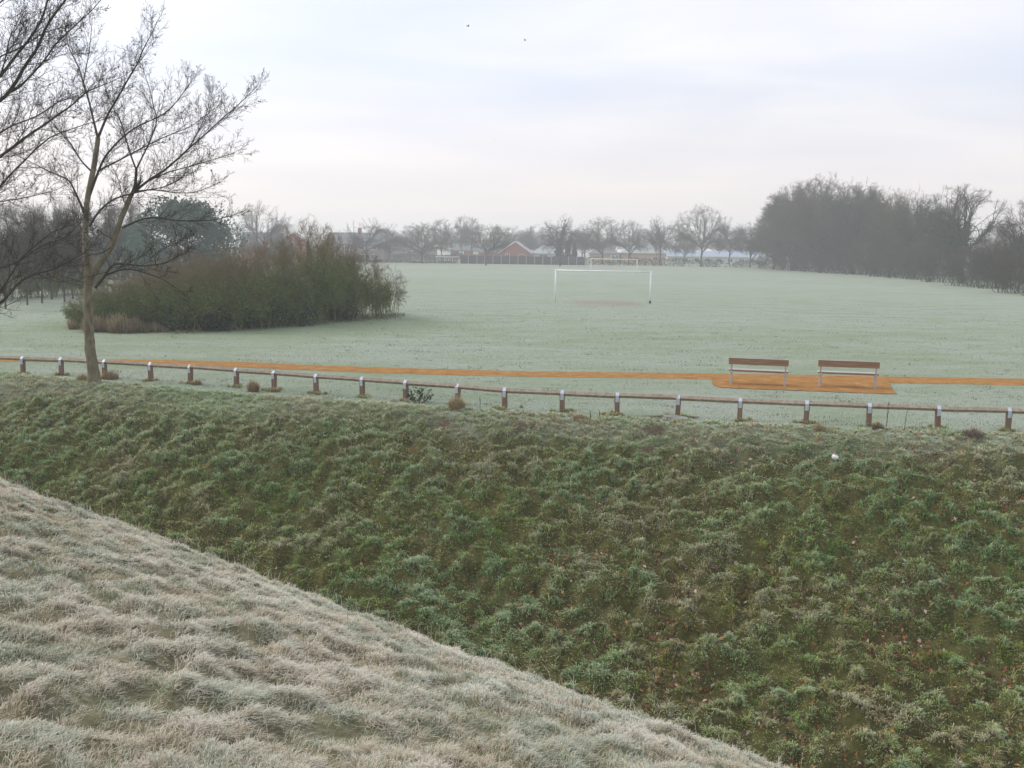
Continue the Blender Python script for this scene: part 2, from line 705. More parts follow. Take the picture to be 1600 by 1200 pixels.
def make_fence():
    H = .56
    pts = [at(px, py, H) for px, py in POSTS]
    root = thing('knee_rail_fence', 'low brown wooden knee rail fence with galvanised straps along the top of the bank', 'fence', (pts[12][0], pts[12][1], 0))
    o0 = np.array(root.location)
    n = len(pts)
    rr = random.Random(8)
    for i, p in enumerate(pts):
        a = pts[max(i - 1, 0)]
        b = pts[min(i + 1, n - 1)]
        t = (b - a); t[2] = 0
        t /= np.linalg.norm(t)
        nrm = np.array([t[1], -t[0], 0])        # towards the camera
        if nrm @ (EYE - p) < 0:
            nrm = -nrm
        up = np.array([0, 0, 1.0])
        lean = np.array([rr.gauss(0, .028), rr.gauss(0, .022), 1]); lean /= np.linalg.norm(lean)
        ax = np.array([t, nrm, lean])
        gz = float(ground_z(p[0], p[1]))
        m = MB()
        top = H - .055
        m.box([p[0], p[1], (gz - .3 + top) / 2], [.12, .12, top - gz + .3], ax, .008)
        post = m.obj('post', M_WOOD, root, o0)
        s = MB()
        # strap: over the diamond rail and down the front of the post
        hd = .072
        prof = [(-hd - .004, H - hd), (0, H + .006), (hd + .004, H - hd)]
        w = .044
        th = .004
        c = np.array([p[0], p[1], 0])
        for (y0, z0), (y1, z1) in zip(prof[:-1], prof[1:]):
            q0 = c + nrm * y0 + up * z0
            q1 = c + nrm * y1 + up * z1
            d = q1 - q0
            ln = np.linalg.norm(d); d /= ln
            k = np.cross(t, d)
            s.box((q0 + q1) / 2, [2 * w, ln, th], np.array([t, d, k]))
        q0 = c + nrm * (hd + .004) + up * (H - hd)
        q1 = c + nrm * (.064) + up * (H - .24)
        d = q1 - q0
        ln = np.linalg.norm(d); d /= ln
        s.box((q0 + q1) / 2, [2 * w, ln, th], np.array([t, d, np.cross(t, d)]))
        s.obj('strap', M_GALV, post, o0)
    for i in range(n - 1):
        a, b = pts[i].copy(), pts[i + 1].copy()
        a[2] = b[2] = H - .070
        a[2] += rr.gauss(0, .007); b[2] += rr.gauss(0, .007)
        d = b - a
        ln = np.linalg.norm(d); d /= ln
        up = np.array([0, 0, 1.0])
        sd = np.cross(d, up); sd /= np.linalg.norm(sd)
        u2 = np.cross(sd, d)
        e1 = (sd + u2) / math.sqrt(2)
        e2 = (u2 - sd) / math.sqrt(2)
        m = MB()
        m.box((a + b) / 2, [ln - .006, .098, .098], np.array([d, e1, e2]), .006)
        m.obj('rail', M_RAIL, root, o0)


# ------------------------------------------------------------------ benches
def make_bench(pl, pr, label, proto=None):
    a, b = at(*pl), at(*pr)
    c = (a + b) / 2
    t = b - a; t[2] = 0
    span = np.linalg.norm(t)
    rz = math.atan2(t[1], t[0])
    if proto is not None:
        return dup(proto, (c[0], c[1], .014), rz, (1, 1, 1), label, 'benches on the orange gravel pad')
    root = thing('park_bench', label, 'bench', (c[0], c[1], .014), rz, 'benches on the orange gravel pad')
    for sx in (-1, 1):
        x = sx * span / 2
        m = MB()
        m.box([x, 0, .20], [.075, .085, .44], None, .006)
        m.box([x, .15, .405], [.065, .42, .05], None, .005)
        ax = np.array([[1, 0, 0], [0, .985, .17], [0, -.17, .985]])
        m.box([x, -.012, .60], [.05, .05, .40], ax, .004)
        m.obj('leg', M_BENCHLEG, root)
    L = span + .16
    m = MB()
    for k in range(3):
        m.box([0, .06 + k * .135, .447], [L, .125, .032], None, .005)
    seat = m.obj('seat', M_BENCHFROST, root)
    m = MB()
    m.box([0, -.024, .435], [L, .03, .06], None, .004)
    m.obj('edge_board', M_BENCH, seat)
    ax = np.array([[1, 0, 0], [0, .985, .17], [0, -.17, .985]])
    m = MB()
    m.box([0, -.072, .735], [L + .02, .035, .20], ax, .005)
    br = m.obj('backrest', M_BENCH, root)
    m = MB()
    m.box([0, -.089, .842], [L + .018, .034, .008], ax, .002)
    m.obj('frost_edge', M_BENCHFROST, br)
    return root


# ------------------------------------------------------------------ goals
def make_goal(g, label):
    a, b = g
    c = (a + b) / 2
    root = thing('football_goal', label, 'goal', (c[0], c[1], 0), 0, 'football goals on the frosty field')
    o0 = np.array([c[0], c[1], 0])
    r = .06
    for k, p in enumerate((a, b)):
        m = MB()
        m.tube([[p[0], p[1], -.1], [p[0], p[1], 1.2], [p[0], p[1], 2.44 + r]], r, 12)
        post = m.obj('post', M_GOAL, root, o0, True)
        if k == 1 and 'nearer' in label:
            m = MB()
            m.tube([[p[0], p[1], 0], [p[0], p[1], .22]], [r + .022, r + .008], 12)
            m.obj('foot', M_GOALFOOT, post, o0, True)
    m = MB()
    d = (b - a) / np.linalg.norm(b - a)
    A = a + d * r; B = b - d * r
    m.tube([[A[0], A[1], 2.44], [(A[0] + B[0]) / 2, (A[1] + B[1]) / 2, 2.425], [B[0], B[1], 2.44]], r * .97, 12)
    m.obj('crossbar', M_GOAL, root, o0, True)


# ------------------------------------------------------------------ tree growth
def _norm(v):
    l = math.sqrt(v[0] * v[0] + v[1] * v[1] + v[2] * v[2]) or 1
    return (v[0] / l, v[1] / l, v[2] / l)


def _perp(d, ang, az):
    ref = (0, 0, 1) if abs(d[2]) < .9 else (1, 0, 0)
    u = _norm((d[1] * ref[2] - d[2] * ref[1], d[2] * ref[0] - d[0] * ref[2], d[0] * ref[1] - d[1] * ref[0]))
    v = (d[1] * u[2] - d[2] * u[1], d[2] * u[0] - d[0] * u[2], d[0] * u[1] - d[1] * u[0])
    ca, sa = math.cos(ang), math.sin(ang)
    cz, sz = math.cos(az), math.sin(az)
    return _norm(tuple(d[i] * ca + (u[i] * cz + v[i] * sz) * sa for i in range(3)))


def grow(rg, p, d, L, r, lvl, P, out):
    """P[lvl] = dict(n pieces, wob, up, kids, start, ang, ratio, rr, rend)"""
    q = P[lvl]
    n = q['n']
    h = L / n
    g = rg.gauss
    w = q['wob']
    kids_at = []
    if lvl + 1 < len(P):
        k = q['kids']
        kk = int(k) + (1 if rg.random() < k - int(k) else 0)
        kids_at = sorted(q['start'] + (1 - q['start']) * (j + rg.random()) / max(kk, 1) for j in range(kk))
    ki = 0
    r_end = r * q.get('rend', .35)
    az = rg.random() * 6.28
    for i in range(n):
        d = _norm((d[0] + g(0, w), d[1] + g(0, w), d[2] + g(0, w) + q['up']))
        p1 = (p[0] + d[0] * h, p[1] + d[1] * h, p[2] + d[2] * h)
        f0, f1 = i / n, (i + 1) / n
        ra = r + (r_end - r) * f0
        rb = r + (r_end - r) * f1
        out.append((*p, *p1, ra, rb, lvl))
        while ki < len(kids_at) and kids_at[ki] <= f1:
            f = kids_at[ki]
            u = (f - f0) / (f1 - f0)
            s = tuple(p[j] + (p1[j] - p[j]) * u for j in range(3))
            az += 2.4 + g(0, .5)
            dd = _perp(d, q['ang'] * rg.uniform(.7, 1.3), az)
            rl = q['ratio'] * rg.uniform(.7, 1.25) * (1 - q.get('taper', .45) * f)
            rmin = q.get('rmin', .004)
            grow(rg, s, dd, L * rl, max((ra + (rb - ra) * u) * q['rr'], rmin), lvl + 1, P, out)
            ki += 1
        p = p1
    return p, d


def curve_to(rg, p, d, q, n, r0, r1, lvl, out, wob=.06):
    """a bending branch that leaves p along d and ends at q"""
    L = math.sqrt(sum((q[i] - p[i]) ** 2 for i in range(3)))
    c = tuple(p[i] + d[i] * L * .5 for i in range(3))
    pts = [p]
    a = p
    for i in range(1, n + 1):
        t = i / n
        b = tuple((1 - t) ** 2 * p[j] + 2 * t * (1 - t) * c[j] + t * t * q[j] + (rg.gauss(0, wob * L / n) if i < n else 0) for j in range(3))
        ra = r0 + (r1 - r0) * (i - 1) / n
        rb = r0 + (r1 - r0) * t
        out.append((*a, *b, ra, rb, lvl))
        pts.append(b)
        a = b
    return pts


def make_variant(seed, H, kind):
    """bare crowns that fill a dome: limbs, forks to its shell, branches off them, twigs"""
    rg = random.Random(seed)
    out = []
    K = dict(oak=dict(nl=15, n2=8, nb=9, nt=8, base=.16, wide=.62, cz=.52, fork=(.15, .40), up=.6, tw=.055, tr=.020),
             fan=dict(nl=14, n2=8, nb=9, nt=8, base=.12, wide=.46, cz=.52, fork=(.13, .48), up=1.0, tw=.055, tr=.016),
             open=dict(nl=12, n2=8, nb=8, nt=7, base=.26, wide=.43, cz=.60, fork=(.24, .46), up=.45, tw=.05, tr=.026),
             wood=dict(nl=22, n2=9, nb=10, nt=9, base=.10, wide=.40, cz=.50, fork=(.12, .45), up=.8, tw=.05, tr=.016),
             slim=dict(nl=20, n2=4, nb=8, nt=7, base=.16, wide=.26, cz=.56, fork=(.18, .85), up=.9, tw=.05, tr=.012),
             sparse=dict(nl=30, n2=4, nb=7, nt=7, base=.0, wide=.58, cz=.42, fork=(0, 0), up=1.2, tw=.075, tr=.006),
             shrub=dict(nl=55, n2=4, nb=8, nt=8, base=.0, wide=.58, cz=.40, fork=(0, 0), up=1.2, tw=.070, tr=.006))[kind]
    wx = K['wide'] * H
    cz = K['cz'] * H
    top = H - cz
    low = cz - K['base'] * H
    lump = [(rg.uniform(0, 6.28), rg.uniform(-.2, 1), rg.uniform(-.10, .08)) for _ in range(7)]

    def shell(f, near=None, spread=.5):
        while True:
            if near is None:
                az = rg.random() * 6.283
                sz = rg.uniform(-.75 if kind not in ('shrub', 'sparse') else -.95, 1)
            else:
                v = _norm(tuple(near[i] + rg.gauss(0, spread) for i in range(3)))
                if v[2] < (-.75 if kind not in ('shrub', 'sparse') else -.95):
                    continue
                az = math.atan2(v[1], v[0]); sz = v[2]
            c = math.sqrt(max(0, 1 - sz * sz))
            k = f * (1 + sum(w * max(0, math.cos(az - a_)) * max(0, 1 - abs(sz - z)) for a_, z, w in lump))
            return (math.cos(az) * c, math.sin(az) * c, sz), (math.cos(az) * c * wx * k, math.sin(az) * c * wx * k, cz + sz * k * (top if sz > 0 else low))
    if kind not in ('shrub', 'sparse'):
        th = K['fork'][1] * H if kind != 'slim' else .93 * H
        tp = curve_to(rg, (0, 0, -.25), (rg.gauss(0, .08), rg.gauss(0, .08), 1), (rg.gauss(0, .02) * H, rg.gauss(0, .02) * H, th), 7, K['tr'] * H * 1.1, K['tr'] * H * (.55 if kind != 'slim' else .12), 0, out, .03)

    def lerp(pts, t):
        x = max(0, min(t, .9999)) * (len(pts) - 1)
        i = int(x); u = x - i
        return tuple(pts[i][j] * (1 - u) + pts[i + 1][j] * u for j in range(3)), _norm(tuple(pts[i + 1][j] - pts[i][j] for j in range(3)))

    def twiggy(pts, r0, nb, t0, lmax):
        for b in range(nb):
            t = t0 + (1 - t0) * (b + rg.random()) / nb
            bp, ld = lerp(pts, t)
            L2 = H * lmax * rg.uniform(.6, 1.2) * (1.15 - .7 * t)
            o = _norm((bp[0] / wx, bp[1] / wx, (bp[2] - cz) / top + .2))
            dd = _perp(ld, rg.uniform(.45, 1.05), rg.random() * 6.28)
            dd = _norm(tuple(dd[j] + .2 * o[j] for j in range(3)))
            e = tuple(bp[j] + dd[j] * L2 for j in range(3))
            r2 = max(r0 * .40, .0012 * H)
            bpts = curve_to(rg, bp, ld, e, 4, r2, r2 * .5, 2, out, .14)
            for w in range(K['nt']):
                tp0, bd = lerp(bpts, .15 + .85 * rg.random())
                td = _norm(tuple(bd[j] * .7 + o[j] * .25 + rg.gauss(0, .6) for j in range(3)))
                L3 = H * K['tw'] * rg.uniform(.4, 1.1)
                m = tuple(tp0[j] + td[j] * L3 * .5 for j in range(3))
                td2 = _norm(tuple(td[j] + rg.gauss(0, .3) + (.12 if j == 2 else 0) for j in range(3)))
                e2 = tuple(m[j] + td2[j] * L3 * .5 for j in range(3))
                r3 = r2 * .5
                out.append((*tp0, *m, r3, r3 * .8, 3))
                out.append((*m, *e2, r3 * .8, r3 * .5, 3))
                td3 = _norm(tuple(td[j] + rg.gauss(0, .6) for j in range(3)))
                e3 = tuple(m[j] + td3[j] * L3 * .45 for j in range(3))
                out.append((*m, *e3, r3 * .7, r3 * .5, 3))
    for l in range(K['nl']):
        near, q = shell(rg.uniform(.50, .66))
        if kind in ('shrub', 'sparse'):
            az = rg.random() * 6.28
            rad = math.sqrt(rg.random()) * H * .40
            p = (math.cos(az) * rad, math.sin(az) * rad, -.08)
            near, q = shell(rg.uniform(.55, .8), _norm((p[0] / (.4 * H) + rg.gauss(0, .5), p[1] / (.4 * H) + rg.gauss(0, .5), rg.uniform(-.5, 1.1))), .1)
            q = (q[0], q[1], max(q[2], .10 * H))
            d0 = _norm((rg.gauss(0, .45), rg.gauss(0, .45), 1.0))
            r0 = H * .0055 * rg.uniform(.6, 1.4)
        else:
            zf = (K['fork'][0] + (K['fork'][1] - K['fork'][0]) * rg.random()) * H
            zf = min(zf, max(q[2] - .1 * H, K['fork'][0] * H))
            k = min(range(len(tp)), key=lambda i: abs(tp[i][2] - zf))
            p = tp[k]
            h = _norm((q[0] - p[0], q[1] - p[1], 0.001))
            d0 = _norm((h[0], h[1], K['up']))
            r0 = H * ({'slim': .0055, 'open': .014}.get(kind, .0095)) * rg.uniform(.75, 1.2)
        pts = curve_to(rg, p, d0, q, 7, r0, r0 * .45, 1, out, .09)
        for m in range(K['n2']):
            t = .30 + .70 * (m + rg.random()) / K['n2']
            bp, ld = lerp(pts, t)
            n2, q2 = shell(rg.uniform(.86, .98), near, .42)
            if kind in ('shrub', 'sparse'):
                q2 = (q2[0], q2[1], max(q2[2], .06 * H))
            rr_ = r0 * .5 * (1 - .4 * t)
            p2 = curve_to(rg, bp, ld, q2, 6, rr_, max(rr_ * .25, .0012 * H), 1.5, out, .12)
            twiggy(p2, rr_ * .6, K['nb'], .15, .115)
        twiggy(pts, r0 * .5, 4, .35, .12)
    return np.array(out)


def twig_col(z, H, rng, lo, hi, jit=.2):
    f = np.clip(z / H, 0, 1)[:, None]
    c = np.asarray(lo) * (1 - f) + np.asarray(hi) * f
    return c * (1 + rng.uniform(-jit, jit, (len(z), 1)))


def leaf_quads(C, size, rng, col, jit=.25, up=0.0):
    """small leaf-sized faces at points C"""
    n = len(C)
    a = rng.normal(size=(n, 3)); a /= np.linalg.norm(a, axis=1)[:, None]
    b = rng.normal(size=(n, 3)); b[:, 2] += up
    b -= a * (a * b).sum(1)[:, None]
    b /= np.linalg.norm(b, axis=1)[:, None] + 1e-9
    s = np.asarray(size) * rng.uniform(.6, 1.4, n)
    A = C + a * s[:, None]; B = C + b * s[:, None] * .55
    D = C - a * s[:, None]; E = C - b * s[:, None] * .55
    V = np.stack([A, B, D, E], 1).reshape(-1, 3)
    F = np.arange(4 * n).reshape(-1, 4)
    c = np.asarray(col) * np.ones((n, 3))
    c = c * (1 + rng.uniform(-jit, jit, (n, 1)))
    return V, F, np.repeat(c, 4, axis=0)


def cat_geo(parts):
    V, F, C = [], [], []
    n = 0
    for v, f, c in parts:
        V.append(v); F.append(np.asarray(f) + n); C.append(np.broadcast_to(c, (len(v), 3)))
        n += len(v)
    return np.concatenate(V), np.concatenate(F), np.concatenate(C)


TREE_PROTO = {}


def tree_meshes(key, seed, H, kind, lo, hi, ivy=0.0):
    rng = np.random.default_rng(seed)
    S = make_variant(seed, H, kind)
    lv = S[:, 8]
    zmax = np.percentile(S[:, 5], 99.6)
    S[:, [2, 5]] *= H / zmax
    main = lv <= (1 if kind not in ('shrub', 'sparse') else -1)
    tr = None
    if kind not in ('shrub', 'sparse'):
        v, f = seg_tubes(S[main, :8], 6)
        tr = mesh_np('trunk', v, [f], M_BARK_FAR, smooth=True)
    T = S[~main]
    v, f = seg_tubes(T[:, :8], 3)
    c = twig_col((T[:, 2] + T[:, 5]) / 2, H, rng, lo, hi)
    cr = mesh_np('crown', v, [f], M_TWIG, np.repeat(c, 6, axis=0))
    rad = np.percentile(np.hypot(T[:, 3], T[:, 4]), 96)
    iv = None
    if ivy > 0:
        Q = S[main] if kind not in ('shrub', 'sparse') else S[lv >= 2]
        n = int(ivy)
        pick = rng.integers(0, len(Q), n)
        u = rng.random((n, 1))
        C = Q[pick, :3] * (1 - u) + Q[pick, 3:6] * u
        keep = C[:, 2] < H * (.62 if kind not in ('shrub', 'sparse') else .34 + .34 * rng.random(len(C)))
        C = C[keep] + rng.normal(0, .22 if kind not in ('shrub', 'sparse') else .05, (keep.sum(), 3))
        if kind in ('shrub', 'sparse'):
            cc = pal([(.055, .14, .022), (.10, .20, .035), (.16, .20, .05), (.17, .12, .055)], [3, 3, 1.5, .5], rng, len(C))
            v, f, c = leaf_quads(C, .045, rng, cc, .4)
            iv = mesh_np('leaves', v, [f], M_LEAF, c)
        else:
            v, f, c = leaf_quads(C, .16, rng, (.045, .08, .03), .4)
            iv = mesh_np('ivy', v, [f], M_LEAF, c)
    TREE_PROTO[key] = (tr, cr, rad, H, iv)


def place_tree(key, name, label, cat, loc, H, W, rz, group=None):
    tr, cr, rad, H0, iv = TREE_PROTO[key]
    o = thing(name, label, cat, loc, rz, group)
    sx = W / (2 * rad)
    o.scale = (sx, sx, H / H0)
    if tr is not None:
        obj('trunk', tr, o)
    obj('crown' if name != 'shrub' else 'branches', cr, o)
    if iv is not None:
        obj('ivy' if name != 'shrub' else 'leaves', iv, o)
    return o


# ------------------------------------------------------------------ foreground trees (traced limbs)
def smooth_path(P, n):
    P = np.asarray(P, float)
    d = np.r_[0, np.cumsum(np.linalg.norm(np.diff(P[:, :2], axis=0), axis=1))]
    t = np.linspace(0, d[-1], n)
    # Catmull-Rom-ish: linear then smooth
    Q = np.stack([np.interp(t, d, P[:, k]) for k in range(P.shape[1])], 1)
    for _ in range(2):
        Q[1:-1] = .25 * Q[:-2] + .5 * Q[1:-1] + .25 * Q[2:]
    return Q


def traced_tree(name, label, base_px, dist, limbs, seed, lim_tw, origin_z=0.0, twig_scale=1.0):
    rg = random.Random(seed)
    rng = np.random.default_rng(seed)
    base = at(base_px[0], base_px[1], 0)
    gz = float(ground_z(base[0], base[1]))
    root = thing(name, label, 'tree', (base[0], base[1], gz))
    o0 = np.array([base[0], base[1], gz])
    D0 = project(base)[2]
    known = []                      # (px, py, depth, r)
    trunk = MB(); br = MB()
    twigs = []
    ends = []
    P = [dict(n=6, wob=.09, up=.06, kids=8, start=.10, ang=.62, ratio=.46, rr=.6, rend=.35, rmin=.0046),
         dict(n=4, wob=.12, up=.06, kids=4.4, start=.12, ang=.62, ratio=.5, rr=.65, rmin=.0036),
         dict(n=3, wob=.14, up=.05, kids=1.9, start=.25, ang=.6, ratio=.55, rr=.8, rmin=.0036),
         dict(n=2, wob=.2, up=.03)]
    for li, L in enumerate(limbs):
        pts, r0, r1, dd, dens = L
        q0 = pts[0]
        if known:
            K = np.array(known)
            k = np.argmin((K[:, 0] - q0[0]) ** 2 + (K[:, 1] - q0[1]) ** 2)
            d_start = K[k, 2]
        else:
            d_start = D0
        n = max(6, int(sum(math.hypot(b[0] - a[0], b[1] - a[1]) for a, b in zip(pts[:-1], pts[1:])) / 7))
        Q = smooth_path(pts, n)
        f = np.linspace(0, 1, n)
        dep = d_start + dd * (f ** 1.2) + (.10 * np.cumsum(rng.normal(0, .5, n)) * (f > .1) if li else 0)
        rad_px = r0 + (r1 - r0) * f ** .8
        W = np.array([at_d(Q[i, 0], Q[i, 1], dep[i]) for i in range(n)])
        if li == 0:
            # root flare
            fl = np.exp(-np.arange(n) * 1.1) * .55 + 1
            rad_px = rad_px * fl
            W[0, 2] -= .25
        rad = np.maximum(rad_px * (.92 if li < 3 else .78) * dep / FPX, .006)
        sides = 12 if r0 > 5 else (8 if r0 > 2 else 5)
        wob = 1 + .07 * rng.normal(size=(n, sides)) if r0 > 5 else None
        v, F = loft(W, rad, sides, wob)
        (trunk if L in limbs[:3] else br).add(v - o0, F)
        for i in range(n):
            known.append((Q[i, 0], Q[i, 1], dep[i], rad[i]))
        if dens <= 0:
            continue
        # side shoots
        ln = np.r_[0, np.cumsum(np.linalg.norm(np.diff(W, axis=0), axis=1))]
        s = .35 * ln[-1] if r0 > 4 else .10 * ln[-1]
        az = rg.random() * 6
        while s < ln[-1]:
            i = min(np.searchsorted(ln, s), n - 1)
            i = max(i, 1)
            d = W[i] - W[i - 1]
            d = tuple(d / (np.linalg.norm(d) + 1e-9))
            az += 2.4 + rg.gauss(0, .5)
            dirn = _perp(d, rg.uniform(.45, .95), az)
            dirn = _norm((dirn[0], dirn[1] * .85, dirn[2] + .18))
            fr = s / ln[-1]
            lt = lim_tw * rg.uniform(.5, 1.25) * (1 - .45 * fr)
            grow(rg, tuple(W[i]), dirn, lt, min(rad[i] * .45, .010), 0, P, twigs)
            s += rg.uniform(.6, 1.4) / (dens * 1.9)
        d = W[-1] - W[-2]
        grow(rg, tuple(W[-1]), tuple(d / np.linalg.norm(d)), lim_tw * .5, rad[-1], 0, P, twigs)
    trunk.obj('trunk', M_BARK if 'thin' in label else M_BARK_DARK, root, smooth=True)
    br.obj('branches', M_BARK_DARK, root, smooth=True)
    S = np.array(twigs)
    S[:, :3] -= o0; S[:, 3:6] -= o0
    v, f = seg_tubes(S[:, :8], 3)
    c = np.array([.032, .027, .017]) * (1 + rng.uniform(-.3, .3, (len(S), 1)))
    tw = obj('twigs', mesh_np('twigs', v, [f], M_TWIG, np.repeat(c, 6, axis=0)), root)
    # a few withered leaves and key clusters left on the twig tips
    tips = S[S[:, 8] >= 2]
    k = rng.choice(len(tips), min(len(tips) // 45, 420), replace=False)
    C = tips[k, 3:6]
    C = np.repeat(C, 3, axis=0) + rng.normal(0, .018, (len(C) * 3, 3))
    C[:, 2] -= .02
    v, f, c = leaf_quads(C, .026, rng, (.075, .048, .03), .4)
    obj('dead_leaves', mesh_np('dead_leaves', v, [f], M_LEAF, c), root)
    print(name, 'twig segs', len(S))
    return root


LIMBS1 = [
    ([(148, 598), (145, 575), (141, 550), (139, 520), (138, 490), (138, 460), (139, 436)], 9.5, 7.0, 0, 0),
    ([(139, 440), (136, 415), (134, 390), (133, 360), (134, 335), (137, 307), (142, 285), (146, 265), (150, 240), (153, 215)], 6.2, 3.9, .3, .0),
    ([(140, 440), (150, 420), (164, 402), (176, 382), (182, 360), (190, 340), (198, 320), (205, 304)], 5.4, 4.0, -.6, .4),
    ([(153, 216), (147, 192), (139, 157), (131, 134), (126, 112), (117, 93), (107, 75), (103, 52)], 2.6, .7, .5, 3.2),
    ([(130, 133), (134, 107), (138, 90), (142, 60), (144, 32)], 1.5, .5, -.4, 3.2),
    ([(153, 216), (168, 179), (178, 163), (191, 140), (201, 122), (214, 102), (222, 80), (234, 58), (243, 40)], 2.9, .7, -.6, 3.2),
    ([(140, 305), (148, 283), (153, 270), (161, 249), (175, 231), (195, 211), (215, 197), (245, 184), (262, 174), (282, 152), (298, 128)], 3.0, .6, .8, 3.2),
    ([(155, 266), (185, 251), (215, 235), (250, 217), (300, 197), (332, 172)], 2.0, .6, 1.0, 3.0),
    ([(143, 268), (125, 250), (117, 235), (108, 222), (95, 206), (80, 190)], 2.0, .6, -1.0, 3.0),
    ([(132, 335), (126, 318), (114, 293), (109, 280), (93, 275), (75, 267), (53, 256), (40, 249)], 2.6, .7, .8, 3.0),
    ([(205, 305), (212, 290), (213, 264)], 3.2, 2.6, -.2, .0),
    ([(213, 265), (204, 242), (196, 214), (189, 188), (178, 172), (168, 150), (160, 120)], 2.0, .6, .9, 3.2),
    ([(213, 265), (222, 246), (232, 226), (240, 206), (247, 187), (239, 165), (235, 140), (225, 115), (222, 95)], 2.0, .5, -.7, 3.2),
    ([(205, 304), (230, 283), (255, 268), (278, 248), (297, 230), (320, 211), (345, 187), (370, 166), (396, 141)], 3.0, .6, -1.6, 3.0),
    ([(232, 282), (265, 268), (290, 262), (330, 250), (362, 240)], 1.7, .5, -.6, 3.2),
    ([(210, 299), (240, 296), (270, 301), (300, 302), (335, 290)], 1.7, .5, .9, 3.0),
    ([(296, 231), (310, 205), (322, 180), (330, 150)], 1.3, .5, .5, 3.2),
    ([(191, 356), (206, 349), (221, 342), (243, 339), (272, 345), (305, 345), (336, 344), (365, 336)], 2.2, .7, 1.2, 2.8),
    ([(140, 354), (151, 334), (167, 318), (184, 308), (205, 303), (221, 299), (247, 294), (262, 291), (285, 278)], 2.6, .7, -1.5, 2.6),
    ([(149, 450), (164, 432), (176, 411), (201, 413), (221, 416), (243, 414), (260, 411), (270, 405), (284, 398)], 3.0, .8, -1.2, 3.0),
    ([(166, 430), (181, 423), (205, 419), (221, 425), (248, 433), (262, 440), (273, 449)], 2.0, .7, .8, 1.6),
    ([(243, 414), (240, 402), (246, 393), (262, 385), (278, 378)], 1.2, .5, .3, 3.6),
    ([(131, 441), (117, 438), (100, 433), (84, 422)], 1.4, .6, .8, 1.2),
    ([(176, 384), (158, 398), (144, 396), (128, 402), (105, 414)], 1.3, .5, -.9, 1.2),
    ([(178, 376), (163, 365), (150, 360), (146, 352)], 1.0, .5, -.5, 1.0),
    ([(197, 322), (190, 305), (186, 280), (176, 262)], 1.4, .5, .7, 3.2),
]
LIMBS2 = [
    ([(-210, 640), (-205, 590), (-200, 540), (-190, 480), (-180, 430)], 17, 13, 0, 0),
    ([(-180, 440), (-165, 360), (-140, 280), (-100, 180), (-60, 80), (-20, -40), (10, -140)], 10, 3.0, .4, .8),
    ([(-185, 450), (-240, 340), (-290, 200), (-330, 60), (-360, -60)], 9, 3.0, 1.0, .6),
    ([(-120, 235), (-60, 175), (0, 120), (24, 88), (40, 69), (53, 51), (67, 27), (75, -2), (82, -40), (86, -90)], 5.0, 1.2, -.6, 2.6),
    ([(-145, 300), (-75, 215), (0, 157), (11, 149), (27, 125), (40, 101), (59, 75), (69, 48), (80, 29), (104, -2), (130, -40), (150, -80)], 6.0, 1.2, .6, 2.6),
    ([(18, 143), (30, 137), (53, 113), (72, 91), (88, 67), (117, 40), (144, 16), (164, -8)], 2.6, .7, .9, 3.0),
    ([(-165, 365), (-90, 300), (0, 245), (24, 227), (53, 205), (67, 197), (88, 181), (115, 163), (133, 144), (165, 131)], 6.0, 1.0, -.9, 2.8),
    ([(-100, 280), (-40, 232), (0, 208), (16, 197), (53, 184), (72, 173), (92, 158), (120, 150)], 3.4, .7, 1.4, 2.8),
    ([(-172, 400), (-80, 352), (0, 293), (16, 272), (40, 250), (53, 235), (80, 213), (107, 203), (141, 192)], 3.8, .8, .8, 2.8),
    ([(-60, 130), (0, 88), (27, 77), (42, 68), (70, 50), (100, 42)], 2.6, .7, 1.0, 3.0),
    ([(-195, 520), (-120, 515), (-50, 505), (0, 475), (14, 461), (31, 439), (57, 427), (79, 423), (99, 413), (127, 398)], 5.5, .8, -1.0, 1.8),
    ([(-60, 500), (-20, 480), (0, 456), (17, 430), (31, 405), (57, 382), (82, 362), (113, 351)], 3.2, .7, .8, 1.8),
    ([(-188, 470), (-90, 440), (0, 419), (28, 410), (51, 393), (74, 379), (102, 373), (125, 348)], 3.0, .7, 1.2, 1.8),
    ([(57, 427), (75, 437), (95, 442), (112, 438)], 1.2, .5, .4, 1.5),
    ([(-120, 340), (-40, 325), (0, 315), (40, 309), (85, 298)], 2.2, .6, -1.2, 2.6),
    ([(-90, 60), (-40, 30), (0, 5), (30, -25), (60, -60)], 2.6, .7, -.6, 2.6),
    ([(40, 101), (62, 100), (88, 88), (110, 82)], 1.3, .5, -.6, 3.0),
    ([(24, 227), (40, 200), (48, 180), (52, 160)], 1.2, .5, .5, 3.0),
    ([(0, 120), (8, 95), (14, 60), (30, 30), (40, -5)], 1.8, .5, .8, 3.0),
]


# ------------------------------------------------------------------ buildings
M_BRICK = noise_mat('red_brick', [(.3, (.25, .085, .06)), (.7, (.36, .14, .10))], 6, 6, .9)
M_BRICKDULL = noise_mat('dull_brick', [(.3, (.20, .16, .14)), (.7, (.28, .23, .20))], 5, 5, .9)
M_PEACH = noise_mat('buff_brick', [(.3, (.50, .36, .24)), (.7, (.60, .45, .31))], 4, 5, .9)
M_ROOFG = noise_mat('frosted_grey_tiles', [(.3, (.27, .30, .29)), (.7, (.40, .43, .42))], 3, 5, .9)
M_ROOFD = noise_mat('slate_tiles', [(.3, (.13, .14, .15)), (.7, (.21, .22, .23))], 3, 5, .9)
M_ROOFB = noise_mat('blue_grey_sheet_roof', [(.3, (.26, .32, .42)), (.7, (.36, .42, .52))], 2, 4, .6)
M_WHITE = noise_mat('white_boards', [(.3, (.70, .71, .70)), (.7, (.82, .82, .81))], 3, 4, .6)
